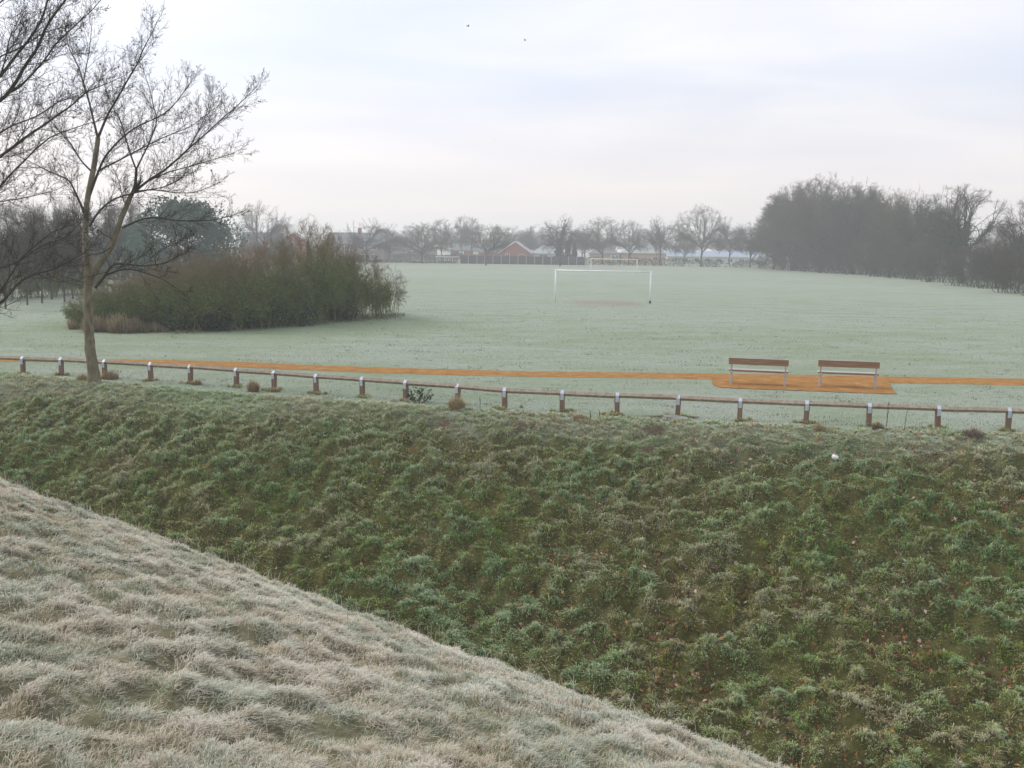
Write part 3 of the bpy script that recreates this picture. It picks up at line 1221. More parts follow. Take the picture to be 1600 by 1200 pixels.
M_GLASS = noise_mat('window_glass', [(.3, (.05, .07, .09)), (.7, (.12, .15, .18))], 2, 3, .1, 0, None, .6)
M_RENDER = noise_mat('pale_render', [(.3, (.50, .52, .46)), (.7, (.62, .64, .58))], 2, 4, .9)
M_MINT = noise_mat('pale_green_panel', [(.3, (.50, .62, .56)), (.7, (.58, .70, .64))], 2, 4, .7)
M_PANEL = noise_mat('dark_fence_panel', [(.3, (.055, .05, .055)), (.7, (.10, .09, .095))], 3, 6, .9, 0, None, .1, (6, 6, .4))
M_CONC = noise_mat('concrete_post', [(.3, (.30, .29, .27)), (.7, (.42, .41, .39))], 6, 5, .9)
M_STONE = noise_mat('frosted_slab', [(.3, (.17, .165, .15)), (.6, (.28, .28, .26)), (.8, (.42, .43, .42))], 8, 7, .9, .01, 30)
M_PAPER = noise_mat('crumpled_paper', [(.3, (.7, .72, .66)), (.55, (.82, .83, .82)), (.64, (.75, .78, .84)), (.68, (.15, .2, .48))], 9, 2, .6)
M_DARK = noise_mat('dark_plastic', [(.3, (.03, .03, .032)), (.7, (.055, .055, .06))], 8, 4, .5)
M_BIRD = noise_mat('dark_feathers', [(.3, (.04, .04, .045)), (.7, (.09, .09, .095))], 20, 4, .8)
M_PINK = noise_mat('pale_pink_paint', [(.3, (.52, .40, .38)), (.7, (.62, .50, .48))], 5, 4, .8)


def gable_block(m_wall, m_roof, w, d, he, hr, over=.3, th=.12):
    """gable to the front (-y): walls with gables, two roof slabs"""
    x = w / 2; y = d / 2
    V = [(-x, -y, -.2), (x, -y, -.2), (x, -y, he), (0, -y, hr), (-x, -y, he), (-x, y, -.2), (x, y, -.2), (x, y, he), (0, y, hr), (-x, y, he)]
    m_wall.add(V, [[1, 6, 7, 2], [6, 5, 9, 7], [5, 0, 4, 9], [0, 1, 2, 4]], [[4, 2, 3], [7, 9, 8]])
    sl = (hr - he) / x
    for s in (-1, 1):
        e = np.array([s * (x + over), 0, he - sl * over]); r = np.array([0, 0, hr])
        nrm = np.array([s * sl, 0, 1.0]); nrm /= np.linalg.norm(nrm)
        P = []
        for q in (e, r):
            for yy in (-y - over, y + over):
                for k in (.015, .015 + th):
                    P.append(q + np.array([0, yy, 0]) + nrm * k)
        m_roof.add(P, [[0, 1, 3, 2], [4, 6, 7, 5], [0, 4, 5, 1], [2, 3, 7, 6], [1, 5, 7, 3], [0, 2, 6, 4]])


def long_block(m_wall, m_roof, w, d, he, hr, over=.3, hip=0.0, th=.12):
    """ridge along x; hip = inset of the ridge ends"""
    x = w / 2; y = d / 2
    if hip <= 0:
        V = [(-x, -y, -.2), (x, -y, -.2), (x, y, -.2), (-x, y, -.2), (-x, -y, he), (x, -y, he), (x, y, he), (-x, y, he), (-x, 0, hr), (x, 0, hr)]
        m_wall.add(V, [[0, 1, 5, 4], [1, 2, 6, 5], [2, 3, 7, 6], [3, 0, 4, 7]], [[5, 6, 9], [7, 4, 8]])
    else:
        V = [(-x, -y, -.2), (x, -y, -.2), (x, y, -.2), (-x, y, -.2), (-x, -y, he), (x, -y, he), (x, y, he), (-x, y, he)]
        m_wall.add(V, [[0, 1, 5, 4], [1, 2, 6, 5], [2, 3, 7, 6], [3, 0, 4, 7], [4, 5, 6, 7]])
    X, Y = x + over, y + over
    z0 = he + .02
    V = [(-X, -Y, z0), (X, -Y, z0), (X, Y, z0), (-X, Y, z0), (-X + hip, 0, hr + .1), (X - hip, 0, hr + .1)]
    V += [(a, b, c - th) for a, b, c in V[:4]]
    m_roof.add(V, [[0, 1, 5, 4], [2, 3, 4, 5], [6, 7, 1, 0], [7, 8, 2, 1], [8, 9, 3, 2], [9, 6, 0, 3], [9, 8, 7, 6]], [[1, 2, 5], [3, 0, 4]])


def window(parent, cx, cz, y, w, h, mat=None):
    m = MB()
    for s in (-1, 1):
        m.box([cx + s * (w / 2 - .04), y - .03, cz], [.08, .08, h])
        m.box([cx, y - .03, cz + s * (h / 2 - .04)], [w - .16, .08, .08])
    m.box([cx, y - .03, cz], [.06, .07, h - .16])
    f = m.obj('window', M_WHITE, parent)
    m = MB()
    m.box([cx, y - .008, cz], [w - .1, .03, h - .1])
    m.obj('pane', mat or M_GLASS, f)
    return f


def ground_pt(px, dist):
    d = ray(px, 420)
    p = EYE + d * dist
    return np.array([p[0], p[1], 0.0])


def make_buildings():
    # bungalow with the brick gable
    p = ground_pt(807, 272)
    b = thing('brick_bungalow', 'red brick bungalow with white edged gable and frosted grey roof behind the panel fence', 'house', p, R(-4))
    w, r = MB(), MB()
    gable_block(w, r, 8.2, 12, 2.75, 5.6, .25)
    wall = w.obj('wall', M_BRICK, b)
    roof = r.obj('roof', M_ROOFG, b)
    m = MB()
    for s in (-1, 1):
        a = np.array([s * 4.38, -6.32, 2.60]); c = np.array([0, -6.32, 5.66])
        d = c - a; L = np.linalg.norm(d); d /= L
        m.box((a + c) / 2, [L, .06, .24], np.array([d, [0, 1, 0], np.cross(d, [0, 1, 0])]))
    m.obj('bargeboard', M_WHITE, roof)
    w, r = MB(), MB()
    long_block(w, r, 5.2, 8, 2.7, 4.9, .25)
    for k in (w, r):
        k.V = [v + np.array([-6.75, 1.5, 0]) for v in k.V]
    w.obj('side_wing', M_BRICK, b)
    r.obj('wing_roof', M_ROOFD, b)
    w, r = MB(), MB()
    long_block(w, r, 6.5, 8, 2.6, 4.6, .25, 2.6)
    for k in (w, r):
        k.V = [v + np.array([7.4, 3.0, 0]) for v in k.V]
    w.obj('side_wing', M_RENDER, b)
    r.obj('wing_roof', M_ROOFG, b)
    window(b, -2.0, 1.75, -6.0, 1.1, 1.5)
    window(b, 1.7, 1.75, -6.0, 1.5, 1.3)
    window(b, 7.2, 1.75, -1.0, 2.2, 1.2)
    m = MB(); m.box([1.9, 2.5, 4.9], [.5, .5, 1.3]); m.obj('chimney', M_BRICK, roof)
    # house with the brick gable seen over the thicket
    p = ground_pt(462, 250)
    b = thing('brick_house', 'two storey red brick house with one white upstairs window seen over the thicket', 'house', p, R(8))
    w, r = MB(), MB()
    gable_block(w, r, 6.6, 9, 4.7, 6.9, .25)
    w.obj('wall', M_BRICK, b)
    roof = r.obj('roof', M_ROOFD, b)
    m = MB()
    for s in (-1, 1):
        a = np.array([s * 3.55, -4.82, 4.58]); c = np.array([0, -4.82, 6.95])
        d = c - a; L = np.linalg.norm(d); d /= L
        m.box((a + c) / 2, [L, .06, .22], np.array([d, [0, 1, 0], np.cross(d, [0, 1, 0])]))
    m.obj('bargeboard', M_WHITE, roof)
    w, r = MB(), MB()
    long_block(w, r, 9, 7, 4.5, 6.8, .25)
    for k in (w, r):
        k.V = [v + np.array([-7.85, 2, 0]) for v in k.V]
    w.obj('side_wing', M_BRICK, b)
    r.obj('wing_roof', M_ROOFD, b)
    m = MB(); m.box([-5.2, 2, 7.3], [.7, .5, 1.6]); m.obj('chimney', M_BRICK, roof)
    window(b, -1.0, 4.1, -4.5, 2.0, 1.25)
    window(b, -.8, 1.6, -4.5, 2.2, 1.3)
    # slate roofed house with chimney and aerials
    p = ground_pt(560, 262)
    b = thing('slate_roofed_house', 'long grey slate roofed house with a chimney and aerial behind the thicket', 'house', p, R(-3))
    w, r = MB(), MB()
    long_block(w, r, 14.5, 8, 4.4, 7.2, .3)
    w.obj('wall', M_BRICKDULL, b)
    roof = r.obj('roof', M_ROOFD, b)
    m = MB(); m.box([.4, 0, 7.7], [.8, .7, 1.5]); ch = m.obj('chimney', M_BRICK, roof)
    m = MB()
    m.tube([[.4, 0, 8.4], [.4, 0, 9.8]], .03, 6)
    for k in range(5):
        m.box([.4, -.35 + k * .17, 9.7], [.7, .02, .02])
    m.box([.4, 0, 9.66], [.02, .9, .02])
    m.obj('aerial', M_DARK, ch)
    for cx in (-5, -2, 1.6, 4.8):
        window(b, cx, 3.5, -4.0, 1.5, 1.1)
        window(b, cx, 1.3, -4.0, 1.7, 1.2)
    # tall mast
    p = ground_pt(553, 250)
    o = thing('radio_mast', 'thin tall dark mast standing in front of the slate roofed house', 'mast', p)
    m = MB(); m.tube([[0, 0, -.2], [0, 0, 5], [0, 0, 10.1]], [.08, .06, .03], 6); m.obj('pole', M_DARK, o)
    m = MB()
    for k in range(4):
        m.box([0, 0, 9.9 - k * .45], [.7, .03, .03])
    m.box([0, .03, 9.2], [.03, .03, 1.6])
    m.obj('aerial', M_DARK, o)
    # buff building
    p = ground_pt(1003, 285)
    b = thing('buff_brick_hall', 'low buff brick building with frosted grey hipped roof and two small windows behind the hedge', 'building', p, R(-3))
    w, r = MB(), MB()
    long_block(w, r, 12, 10, 3.0, 5.6, .3, 4.4)
    w.obj('wall', M_PEACH, b)
    r.obj('roof', M_ROOFG, b)
    w, r = MB(), MB()
    long_block(w, r, 8.4, 7, 2.75, 3.9, .3, 2.2)
    for k in (w, r):
        k.V = [v + np.array([-8.3 - 2.2, 1.0, 0]) for v in k.V]
    w.obj('side_wing', M_PEACH, b)
    r.obj('wing_roof', M_ROOFD, b)
    m = MB(); m.box([-7.6, -2.53, 1.7], [2.6, .06, 1.7]); m.obj('panel', M_MINT, b)
    window(b, -8.2, 1.95, -2.56, .8, .8)
    window(b, -7.0, 1.95, -2.56, .8, .8)
    window(b, 3.2, 1.7, -5.0, 1.2, 1.1)
    # long blue roof
    p = ground_pt(1112, 300)
    b = thing('blue_roofed_building', 'long low building with blue grey roof and white fascia behind the hedge', 'building', p, R(-2))
    w, r = MB(), MB()
    long_block(w, r, 27, 9, 2.35, 3.7, .35)
    w.obj('wall', M_RENDER, b)
    roof = r.obj('roof', M_ROOFB, b)
    m = MB(); m.box([0, -4.93, 2.28], [27.6, .08, .26]); m.obj('fascia', M_WHITE, roof)
    for k in range(8):
        window(b, -11.5 + k * 3.2, 1.25, -4.5, 1.5, 1.0)
    # two pale houses behind the spreading trees
    for px, dist, ww, lab in ((640, 305, 16, 'grey roofed house with a strip of white windows behind the leaning trees'), (733, 312, 11, 'small grey roofed house with white windows left of the brick bungalow')):
        p = ground_pt(px, dist)
        b = thing('house', lab, 'house', p, R(2), )
        w, r = MB(), MB()
        long_block(w, r, ww, 8, 3.0, 4.9, .3, 2.0)
        w.obj('wall', M_BRICK if px > 700 else M_BRICKDULL, b)
        r.obj('roof', M_ROOFD, b)
        for cx in ((-5.6, .2, 1.9) if px < 700 else (-2.4, 2.0)):
            window(b, cx, 2.3, -4.0, 1.6, .9, M_WHITE if px > 700 else None)


def make_panel_fence():
    xs = [718, 731.5, 745, 757.5, 770, 783, 796, 809, 822, 835, 848, 861, 875, 888, 901, 914]
    pts = []
    for i, x in enumerate(xs):
        pts.append(ground_pt(x, 252 + .06 * i))
    root = thing('panel_fence', 'dark close boarded fence with pale concrete posts in front of the brick bungalow', 'fence', pts[7])
    o0 = pts[7]
    for i, p in enumerate(pts):
        m = MB(); m.box([p[0], p[1], 1.02], [.15, .15, 2.24]); m.obj('post', M_CONC, root, o0)
    for a, b in zip(pts[:-1], pts[1:]):
        d = b - a; L = np.linalg.norm(d); d /= L
        m = MB()
        m.box((a + b) / 2 + np.array([0, 0, .98]), [L - .18, .06, 2.0], np.array([d, [-d[1], d[0], 0], [0, 0, 1]]))
        m.obj('panel', M_PANEL, root, o0)


def leaf_blob(rng, n, shape, leaf, col, jit=.3):
    """points in clumps through a volume; shape(u) -> accepts unit vectors"""
    C = shape(rng, n)
    return leaf_quads(C, leaf, rng, col, jit)


def make_hedge(name, label, pA, pB, h, th, seed, dens, cols, gap=0.0, leaf=.1):
    rng = np.random.default_rng(seed)
    d = pB - pA
    L = np.linalg.norm(d)
    d = d / L
    nrm = np.array([-d[1], d[0], 0])
    n = int(L * dens)
    s = rng.random(n) * L
    z = rng.random(n) ** .8
    top = h * (.85 + .35 * (fbm(s * .35, s * 0, seed, 3) - .5) * 2)
    keep = fbm(s * .5, z * 1.2, seed + 3, 3) > gap
    s, z, top = s[keep], z[keep], top[keep]
    C = d * s[:, None] + nrm * (rng.normal(0, th * .35, len(s)))[:, None]
    C[:, 2] = z * top
    col = np.array(cols)[rng.integers(0, len(cols), len(s))]
    v, f, c = leaf_quads(C, leaf, rng, col, .3)
    # stems
    k = int(L * 1.2)
    ss = rng.random(k) * L
    P0 = d * ss[:, None] + nrm * rng.normal(0, th * .2, k)[:, None]
    P0[:, 2] = -.05
    P1 = P0 + np.c_[rng.normal(0, .2, (k, 2)), rng.uniform(.6, .95, k) * h]
    S = np.c_[P0, P1, np.full(k, .035), np.full(k, .015)]
    root = thing(name, label, 'hedge', pA)
    obj('foliage', mesh_np('foliage', v, [f], M_LEAF, c), root)
    v, f = seg_tubes(S, 4)
    obj('stems', mesh_np('stems', v, [f], M_BARK_DARK), root)


def evergreen(name, label, cat, loc, H, W, seed, col, cone=False, n=9000, leaf=.14, group=None):
    rng = np.random.default_rng(seed)
    k = 130
    # clump centres
    zc = rng.random(k) ** (.9 if cone else .8)
    if cone:
        rr = (1 - zc) ** .75 * .5 + .05
    else:
        rr = np.sqrt(np.clip(1 - ((zc - .42) / .58) ** 2, .05, 1)) * .5
    az = rng.random(k) * 6.283
    q = np.sqrt(rng.random(k)) * .98
    cx = np.cos(az) * rr * q * W; cy = np.sin(az) * rr * q * W; cz = zc * H * .94
    cr = (.13 if cone else .15) * W * rng.uniform(.5, 1.2, k)
    j = rng.integers(0, k, n)
    g = rng.normal(size=(n, 3)); g /= np.linalg.norm(g, axis=1)[:, None]
    C = np.c_[cx[j], cy[j], cz[j]] + g * (cr[j] * rng.random(n) ** .4)[:, None] * np.array([1, 1, 1.25 if cone else .85])
    C[:, 2] = np.maximum(C[:, 2], .05)
    c = np.asarray(col) * (1 + .45 * (rng.random(k)[j] - .5))[:, None]
    v, f, c = leaf_quads(C, leaf, rng, c, .25, up=.5 if cone else 0)
    o = thing(name, label, cat, loc, 0, group)
    m = MB(); m.tube([[0, 0, -.2], [.03 * W, 0, H * .4], [0, .02 * W, H * .8]], [W * .035 + .05, W * .025 + .04, .03], 7)
    m.obj('trunk', M_BARK_DARK, o, smooth=True)
    obj('foliage', mesh_np('foliage', v, [f], M_LEAF, c), o)
    return o


def tree_at(px, base_y):
    return at(px, base_y, 0)


def make_background():
    lo, hi = (.060, .058, .040), (.085, .066, .055)
    tree_meshes('oakA', 3, 15, 'oak', (.060, .075, .042), (.095, .080, .058))
    tree_meshes('oakB', 8, 15, 'oak', (.060, .072, .042), (.10, .080, .058))
    tree_meshes('oakI', 15, 14, 'oak', (.055, .075, .038), (.085, .080, .052), ivy=9000)
    tree_meshes('woodA', 16, 17, 'wood', (.050, .085, .036), (.080, .078, .046), ivy=12000)
    tree_meshes('woodB', 17, 17, 'wood', (.056, .078, .038), (.105, .080, .050), ivy=7000)
    tree_meshes('openOak', 19, 14, 'open', (.05, .062, .035), (.07, .064, .046), ivy=6000)
    tree_meshes('fanA', 21, 13, 'fan', lo, hi)
    tree_meshes('fanB', 27, 13, 'fan', lo, (.09, .066, .055))
    tree_meshes('slimA', 33, 13, 'slim', lo, (.085, .07, .06))
    tree_meshes('smallA', 41, 8, 'fan', (.05, .05, .035), (.065, .06, .045))
    tree_meshes('smallB', 47, 8, 'oak', (.05, .05, .035), (.065, .06, .045))
    tree_meshes('hazePaleA', 55, 11, 'fan', (.15, .14, .115), (.19, .17, .15))  # lighter twig colours stand in for light and haze on this crown
    rg = random.Random(77)
    G1 = 'bare trees along the far side of the field'

    def T(key, name, px, base, top, wpx, label, group=None, dist=None):
        if dist is None:
            p = at(px, base, 0)
            dist = project(p)[2]
        else:
            p = ground_pt(px, dist)
        hp = project(at_d(px, top, dist))
        ztop = at_d(px, top, dist)[2]
        W = wpx * dist / FPX
        place_tree(key, name, label, 'tree', (p[0], p[1], 0), ztop, W, rg.random() * 6.28, group)

    T('hazePaleA', 'bare_tree', 415, 0, 318, 80, 'bare round crowned tree coloured pale for haze, alone behind the left part of the thicket', G1, 190)
    T('slimA', 'bare_tree', 370, 0, 347, 30, 'small bare tree between the evergreen and the pale round crowned tree', G1, 170)
    T('fanB', 'bare_tree', 391, 0, 362, 36, 'low bare tree in front of the roof left of the brick house', G1, 200)
    T('fanB', 'bare_tree', 573, 413, 343, 70, 'dense bare tree in front of the slate roofed house', G1)
    T('slimA', 'bare_tree', 607, 0, 362, 50, 'thin low bare tree right of the slate roofed house', G1, 262)
    T('oakA', 'bare_tree', 660, 411.5, 349, 105, 'wide spreading bare tree behind the low far hedge', G1)
    T('slimA', 'bare_tree', 690, 0, 343, 46, 'reddish twiggy bare tree behind the wide spreading one', G1, 275)
    T('slimA', 'bare_tree', 722, 0, 338, 32, 'tall thin bare tree behind the left end of the panel fence', G1, 300)
    T('slimA', 'bare_tree', 736, 0, 340, 32, 'tall thin bare tree just left of the brick bungalow', G1, 300)
    T('oakB', 'bare_tree', 759, 415, 352, 72, 'dark trunked bare tree in front of the left end of the panel fence', G1)
    T('fanB', 'bare_tree', 802, 0, 355, 70, 'low bare tree behind the bungalow, above the top of its gable', G1, 320)
    T('fanA', 'bare_tree', 838, 0, 356, 60, 'low bare tree behind the bungalow, above the right slope of its roof', G1, 322)
    T('fanA', 'bare_tree', 875, 416, 339, 66, 'pale bare tree with a slim trunk in front of the dark cypress', G1)
    T('fanB', 'bare_tree', 908, 0, 352, 56, 'bare tree right of the cypresses, low and dim in the haze', G1, 300)
    T('oakA', 'bare_tree', 941, 413, 340, 88, 'bare tree with crossing trunk in front of the left wing of the buff building', G1)
    T('oakB', 'bare_tree', 982, 414, 345, 70, 'bare tree with leaning forked trunk in front of the buff wall', G1)
    T('fanA', 'bare_tree', 1031, 415, 341, 62, 'small dense bare tree at the right end of the buff building', G1)
    T('oakB', 'bare_tree', 1095, 417, 322, 88, 'tallest bare tree of the far side, in front of the blue grey roof', G1)
    T('fanB', 'bare_tree', 1068, 0, 362, 40, 'low bare tree left of the tallest tree of the far side', G1, 285)
    T('fanB', 'bare_tree', 1140, 416, 342, 56, 'bare tree right of the tallest one, in front of the blue grey roof', G1)
    T('fanA', 'bare_tree', 1172, 417, 344, 62, 'bare tree at the right end of the far hedge beside the dark wood', G1)
    for k, px in enumerate((590, 618, 640, 668, 705, 745, 778, 818, 850, 915, 960, 1010, 1050, 1120, 1155)):
        T(('fanA', 'fanB', 'oakA', 'oakB')[k % 4], 'bare_tree', px, 0, 355 + rg.uniform(-4, 5), 74 + rg.uniform(-10, 18), 'hazy bare tree in the furthest row beyond the houses', 'hazy furthest row of bare trees', 345 + rg.uniform(0, 25))
    # right wood
    G2 = 'trees of the wood on the right'
    T('woodB', 'bare_tree', 1208, 421, 338, 96, 'leftmost and lowest tree of the wood on the right', G2)
    T('woodA', 'woodland_tree', 1240, 423, 300, 110, 'big domed tree at the left shoulder of the wood on the right', G2)
    T('woodB', 'woodland_tree', 1280, 426, 281, 130, 'tallest tree of the wood on the right, at the top of its dome', G2)
    T('woodA', 'woodland_tree', 1258, 0, 290, 120, 'tree deep in the wood behind its dome', G2, 245)
    T('woodA', 'woodland_tree', 1332, 428, 293, 112, 'tree on the right slope of the dome of the wood', G2)
    T('woodB', 'woodland_tree', 1368, 0, 301, 90, 'open crowned tree in the dip between the dome and the round topped pair', G2, 200)
    T('woodB', 'woodland_tree', 1390, 432, 304, 84, 'left one of the round topped pair in the wood', G2)
    T('woodA', 'woodland_tree', 1428, 435, 303, 88, 'right one of the round topped pair in the wood', G2)
    T('woodB', 'woodland_tree', 1452, 0, 334, 70, 'low tree left of the ivy trunked oak', G2, 172)
    T('openOak', 'woodland_tree', 1502, 443, 291, 122, 'bare oak with ivy covered trunk and broad open crown against the sky', G2)
    T('woodA', 'woodland_tree', 1556, 450, 376, 56, 'low bare tree just right of the ivy trunked oak', G2)
    T('slimA', 'woodland_tree', 1590, 456, 316, 80, 'tall bare tree at the right edge of the photo', G2)
    T('fanB', 'woodland_tree', 1650, 462, 325, 100, 'bare tree beyond the right edge of the photo', G2)
    T('woodA', 'woodland_tree', 1310, 0, 292, 110, 'tree deep in the wood behind its tallest tree', G2, 236)
    T('woodB', 'woodland_tree', 1225, 0, 322, 100, 'tree deep in the wood behind its left shoulder', G2, 250)
    T('woodB', 'woodland_tree', 1405, 0, 318, 100, 'tree deep in the wood behind the round topped pair', G2, 190)
    T('woodA', 'woodland_tree', 1622, 0, 360, 90, 'tree deep in the wood at the right edge of the photo', G2, 135)
    # left background trees
    G3 = 'small trees beyond the field on the left'
    for k, (px, base, top, w, lab) in enumerate((
            (9, 483, 318, 80, 'small bare tree with stout trunk at the left edge of the field'),
            (43, 477, 330, 75, 'small leaning bare tree second from the left edge of the field'),
            (66, 474, 322, 70, 'small straight bare tree third from the left edge of the field'),
            (81, 468, 325, 80, 'small dark trunked bare tree fourth from the left edge of the field'),
            (101, 472, 330, 70, 'small bare tree fifth from the left edge, left of the near tree trunk'),
            (114, 467, 318, 80, 'small bare tree just left of the near tree trunk'))):
        T(('smallA', 'smallB')[k % 2], 'bare_tree', px, base, top, w, lab, G3)
    for px, top, dist, w, lab in ((-20, 300, 95, 120, 'taller bare tree behind the small trees at the left edge'), (60, 305, 100, 110, 'taller bare tree behind the third small tree on the left'), (150, 300, 100, 100, 'taller bare tree behind the near tree trunk'), (200, 300, 118, 90, 'tall bare tree just left of the big evergreen'), (100, 322, 130, 130, 'wide hazy bare tree far behind the small trees on the left')):
        T(('fanA', 'fanB')[int(px) % 3 % 2], 'bare_tree', px, 0, top, w, lab, G3, dist)
    # evergreens
    def E(name, px, dist, top, wpx, seed, lab, col=(.06, .12, .082), cone=False, n=9000, leaf=.14, group=None):
        p = ground_pt(px, dist)
        z = at_d(px, top, dist)[2]
        evergreen(name, lab, 'tree', p, z, wpx * dist / FPX, seed, col, cone, n, leaf, group)
    E('evergreen_tree', 288, 110, 319, 172, 61, 'large dark blue green evergreen tree behind the thicket', n=22000, leaf=.17)
    E('evergreen_tree', 192, 115, 352, 110, 62, 'lower dark evergreen left of the large one, behind the near tree', n=10000, leaf=.17)
    E('evergreen_tree', 130, 120, 372, 90, 63, 'low green bush tree behind the near tree trunk', (.04, .062, .035), n=8000, leaf=.17)
    E('evergreen_tree', 40, 125, 380, 150, 64, 'dark low evergreen mass behind the small trees on the left', (.035, .05, .035), n=10000, leaf=.18)
    E('evergreen_tree', 436, 200, 371, 42, 65, 'rounded evergreen left of the red brick gable', n=5000, leaf=.2)
    E('cypress_tree', 873, 262, 373, 19, 66, 'tallest and leftmost of the three dark cypresses beside the bungalow', (.02, .032, .026), True, 5000, .2, 'three cypresses')
    E('cypress_tree', 887, 263, 378, 12, 67, 'middle one of the three dark cypresses beside the bungalow', (.02, .032, .026), True, 4000, .18, 'three cypresses')
    E('cypress_tree', 897, 264, 380, 12, 68, 'rightmost of the three dark cypresses beside the bungalow', (.02, .032, .026), True, 4000, .18, 'three cypresses')
    E('evergreen_tree', 560, 246, 398, 18, 69, 'small round green bush in front of the slate roofed house', n=2500, leaf=.2)

    # hedges
    make_hedge('hedge', 'long clipped sparse hedge in front of the buff and blue roofed buildings', ground_pt(903, 258), ground_pt(1190, 251), 2.15, 1.2, 71, 130, [(.05, .052, .03), (.065, .055, .04), (.045, .058, .032)], .34, .13)
    make_hedge('hedge', 'low dark hedge along the far edge of the field left of the panel fence', ground_pt(560, 246), ground_pt(717, 251), .75, .9, 72, 110, [(.035, .05, .03), (.045, .05, .03)], .2, .12)
    make_hedge('hedge', 'tall blue green hedge in front of the houses behind the white rail', ground_pt(585, 286), ground_pt(745, 288), 2.4, 2.0, 73, 160, [(.035, .05, .04), (.045, .055, .04)], .25, .17)
    # white rail barrier
    a, b = ground_pt(680, 262), ground_pt(722, 262)
    o = thing('rail_barrier', 'long white horizontal rail behind the low far hedge', 'barrier', (a + b) / 2)
    m = MB(); m.box([0, 0, 1.5], [np.linalg.norm(b - a), .08, .16]); m.obj('rail', M_WHITE, o)
    for k in (-3, -1, 1, 3):
        m = MB(); m.box([k, .02, .7], [.08, .07, 1.45]); m.obj('post', M_WHITE, o)
    # pinkish marker, litter bin
    p = at(717.5, 413.5)
    o = thing('marker_post', 'short pale pinkish post at the left end of the panel fence', 'post', p)
    m = MB(); m.box([0, 0, .5], [.5, .2, 1.2], None, .04); m.obj('post', M_PINK, o)
    m = MB(); m.box([0, 0, 1.15], [.62, .3, .14], None, .03); m.obj('cap', M_PINK, o)
    p = at(1452.5, 440)
    o = thing('litter_bin', 'dark litter bin with a pale lid at the edge of the wood', 'bin', p)
    m = MB(); m.tube([[0, 0, 0], [0, 0, .08], [0, 0, .62]], [.24, .27, .30], 12); m.obj('body', M_DARK, o)
    m = MB(); m.tube([[0, 0, .62], [0, 0, .70], [0, 0, .76]], [.32, .30, .12], 12); m.obj('lid', M_CONC, o)


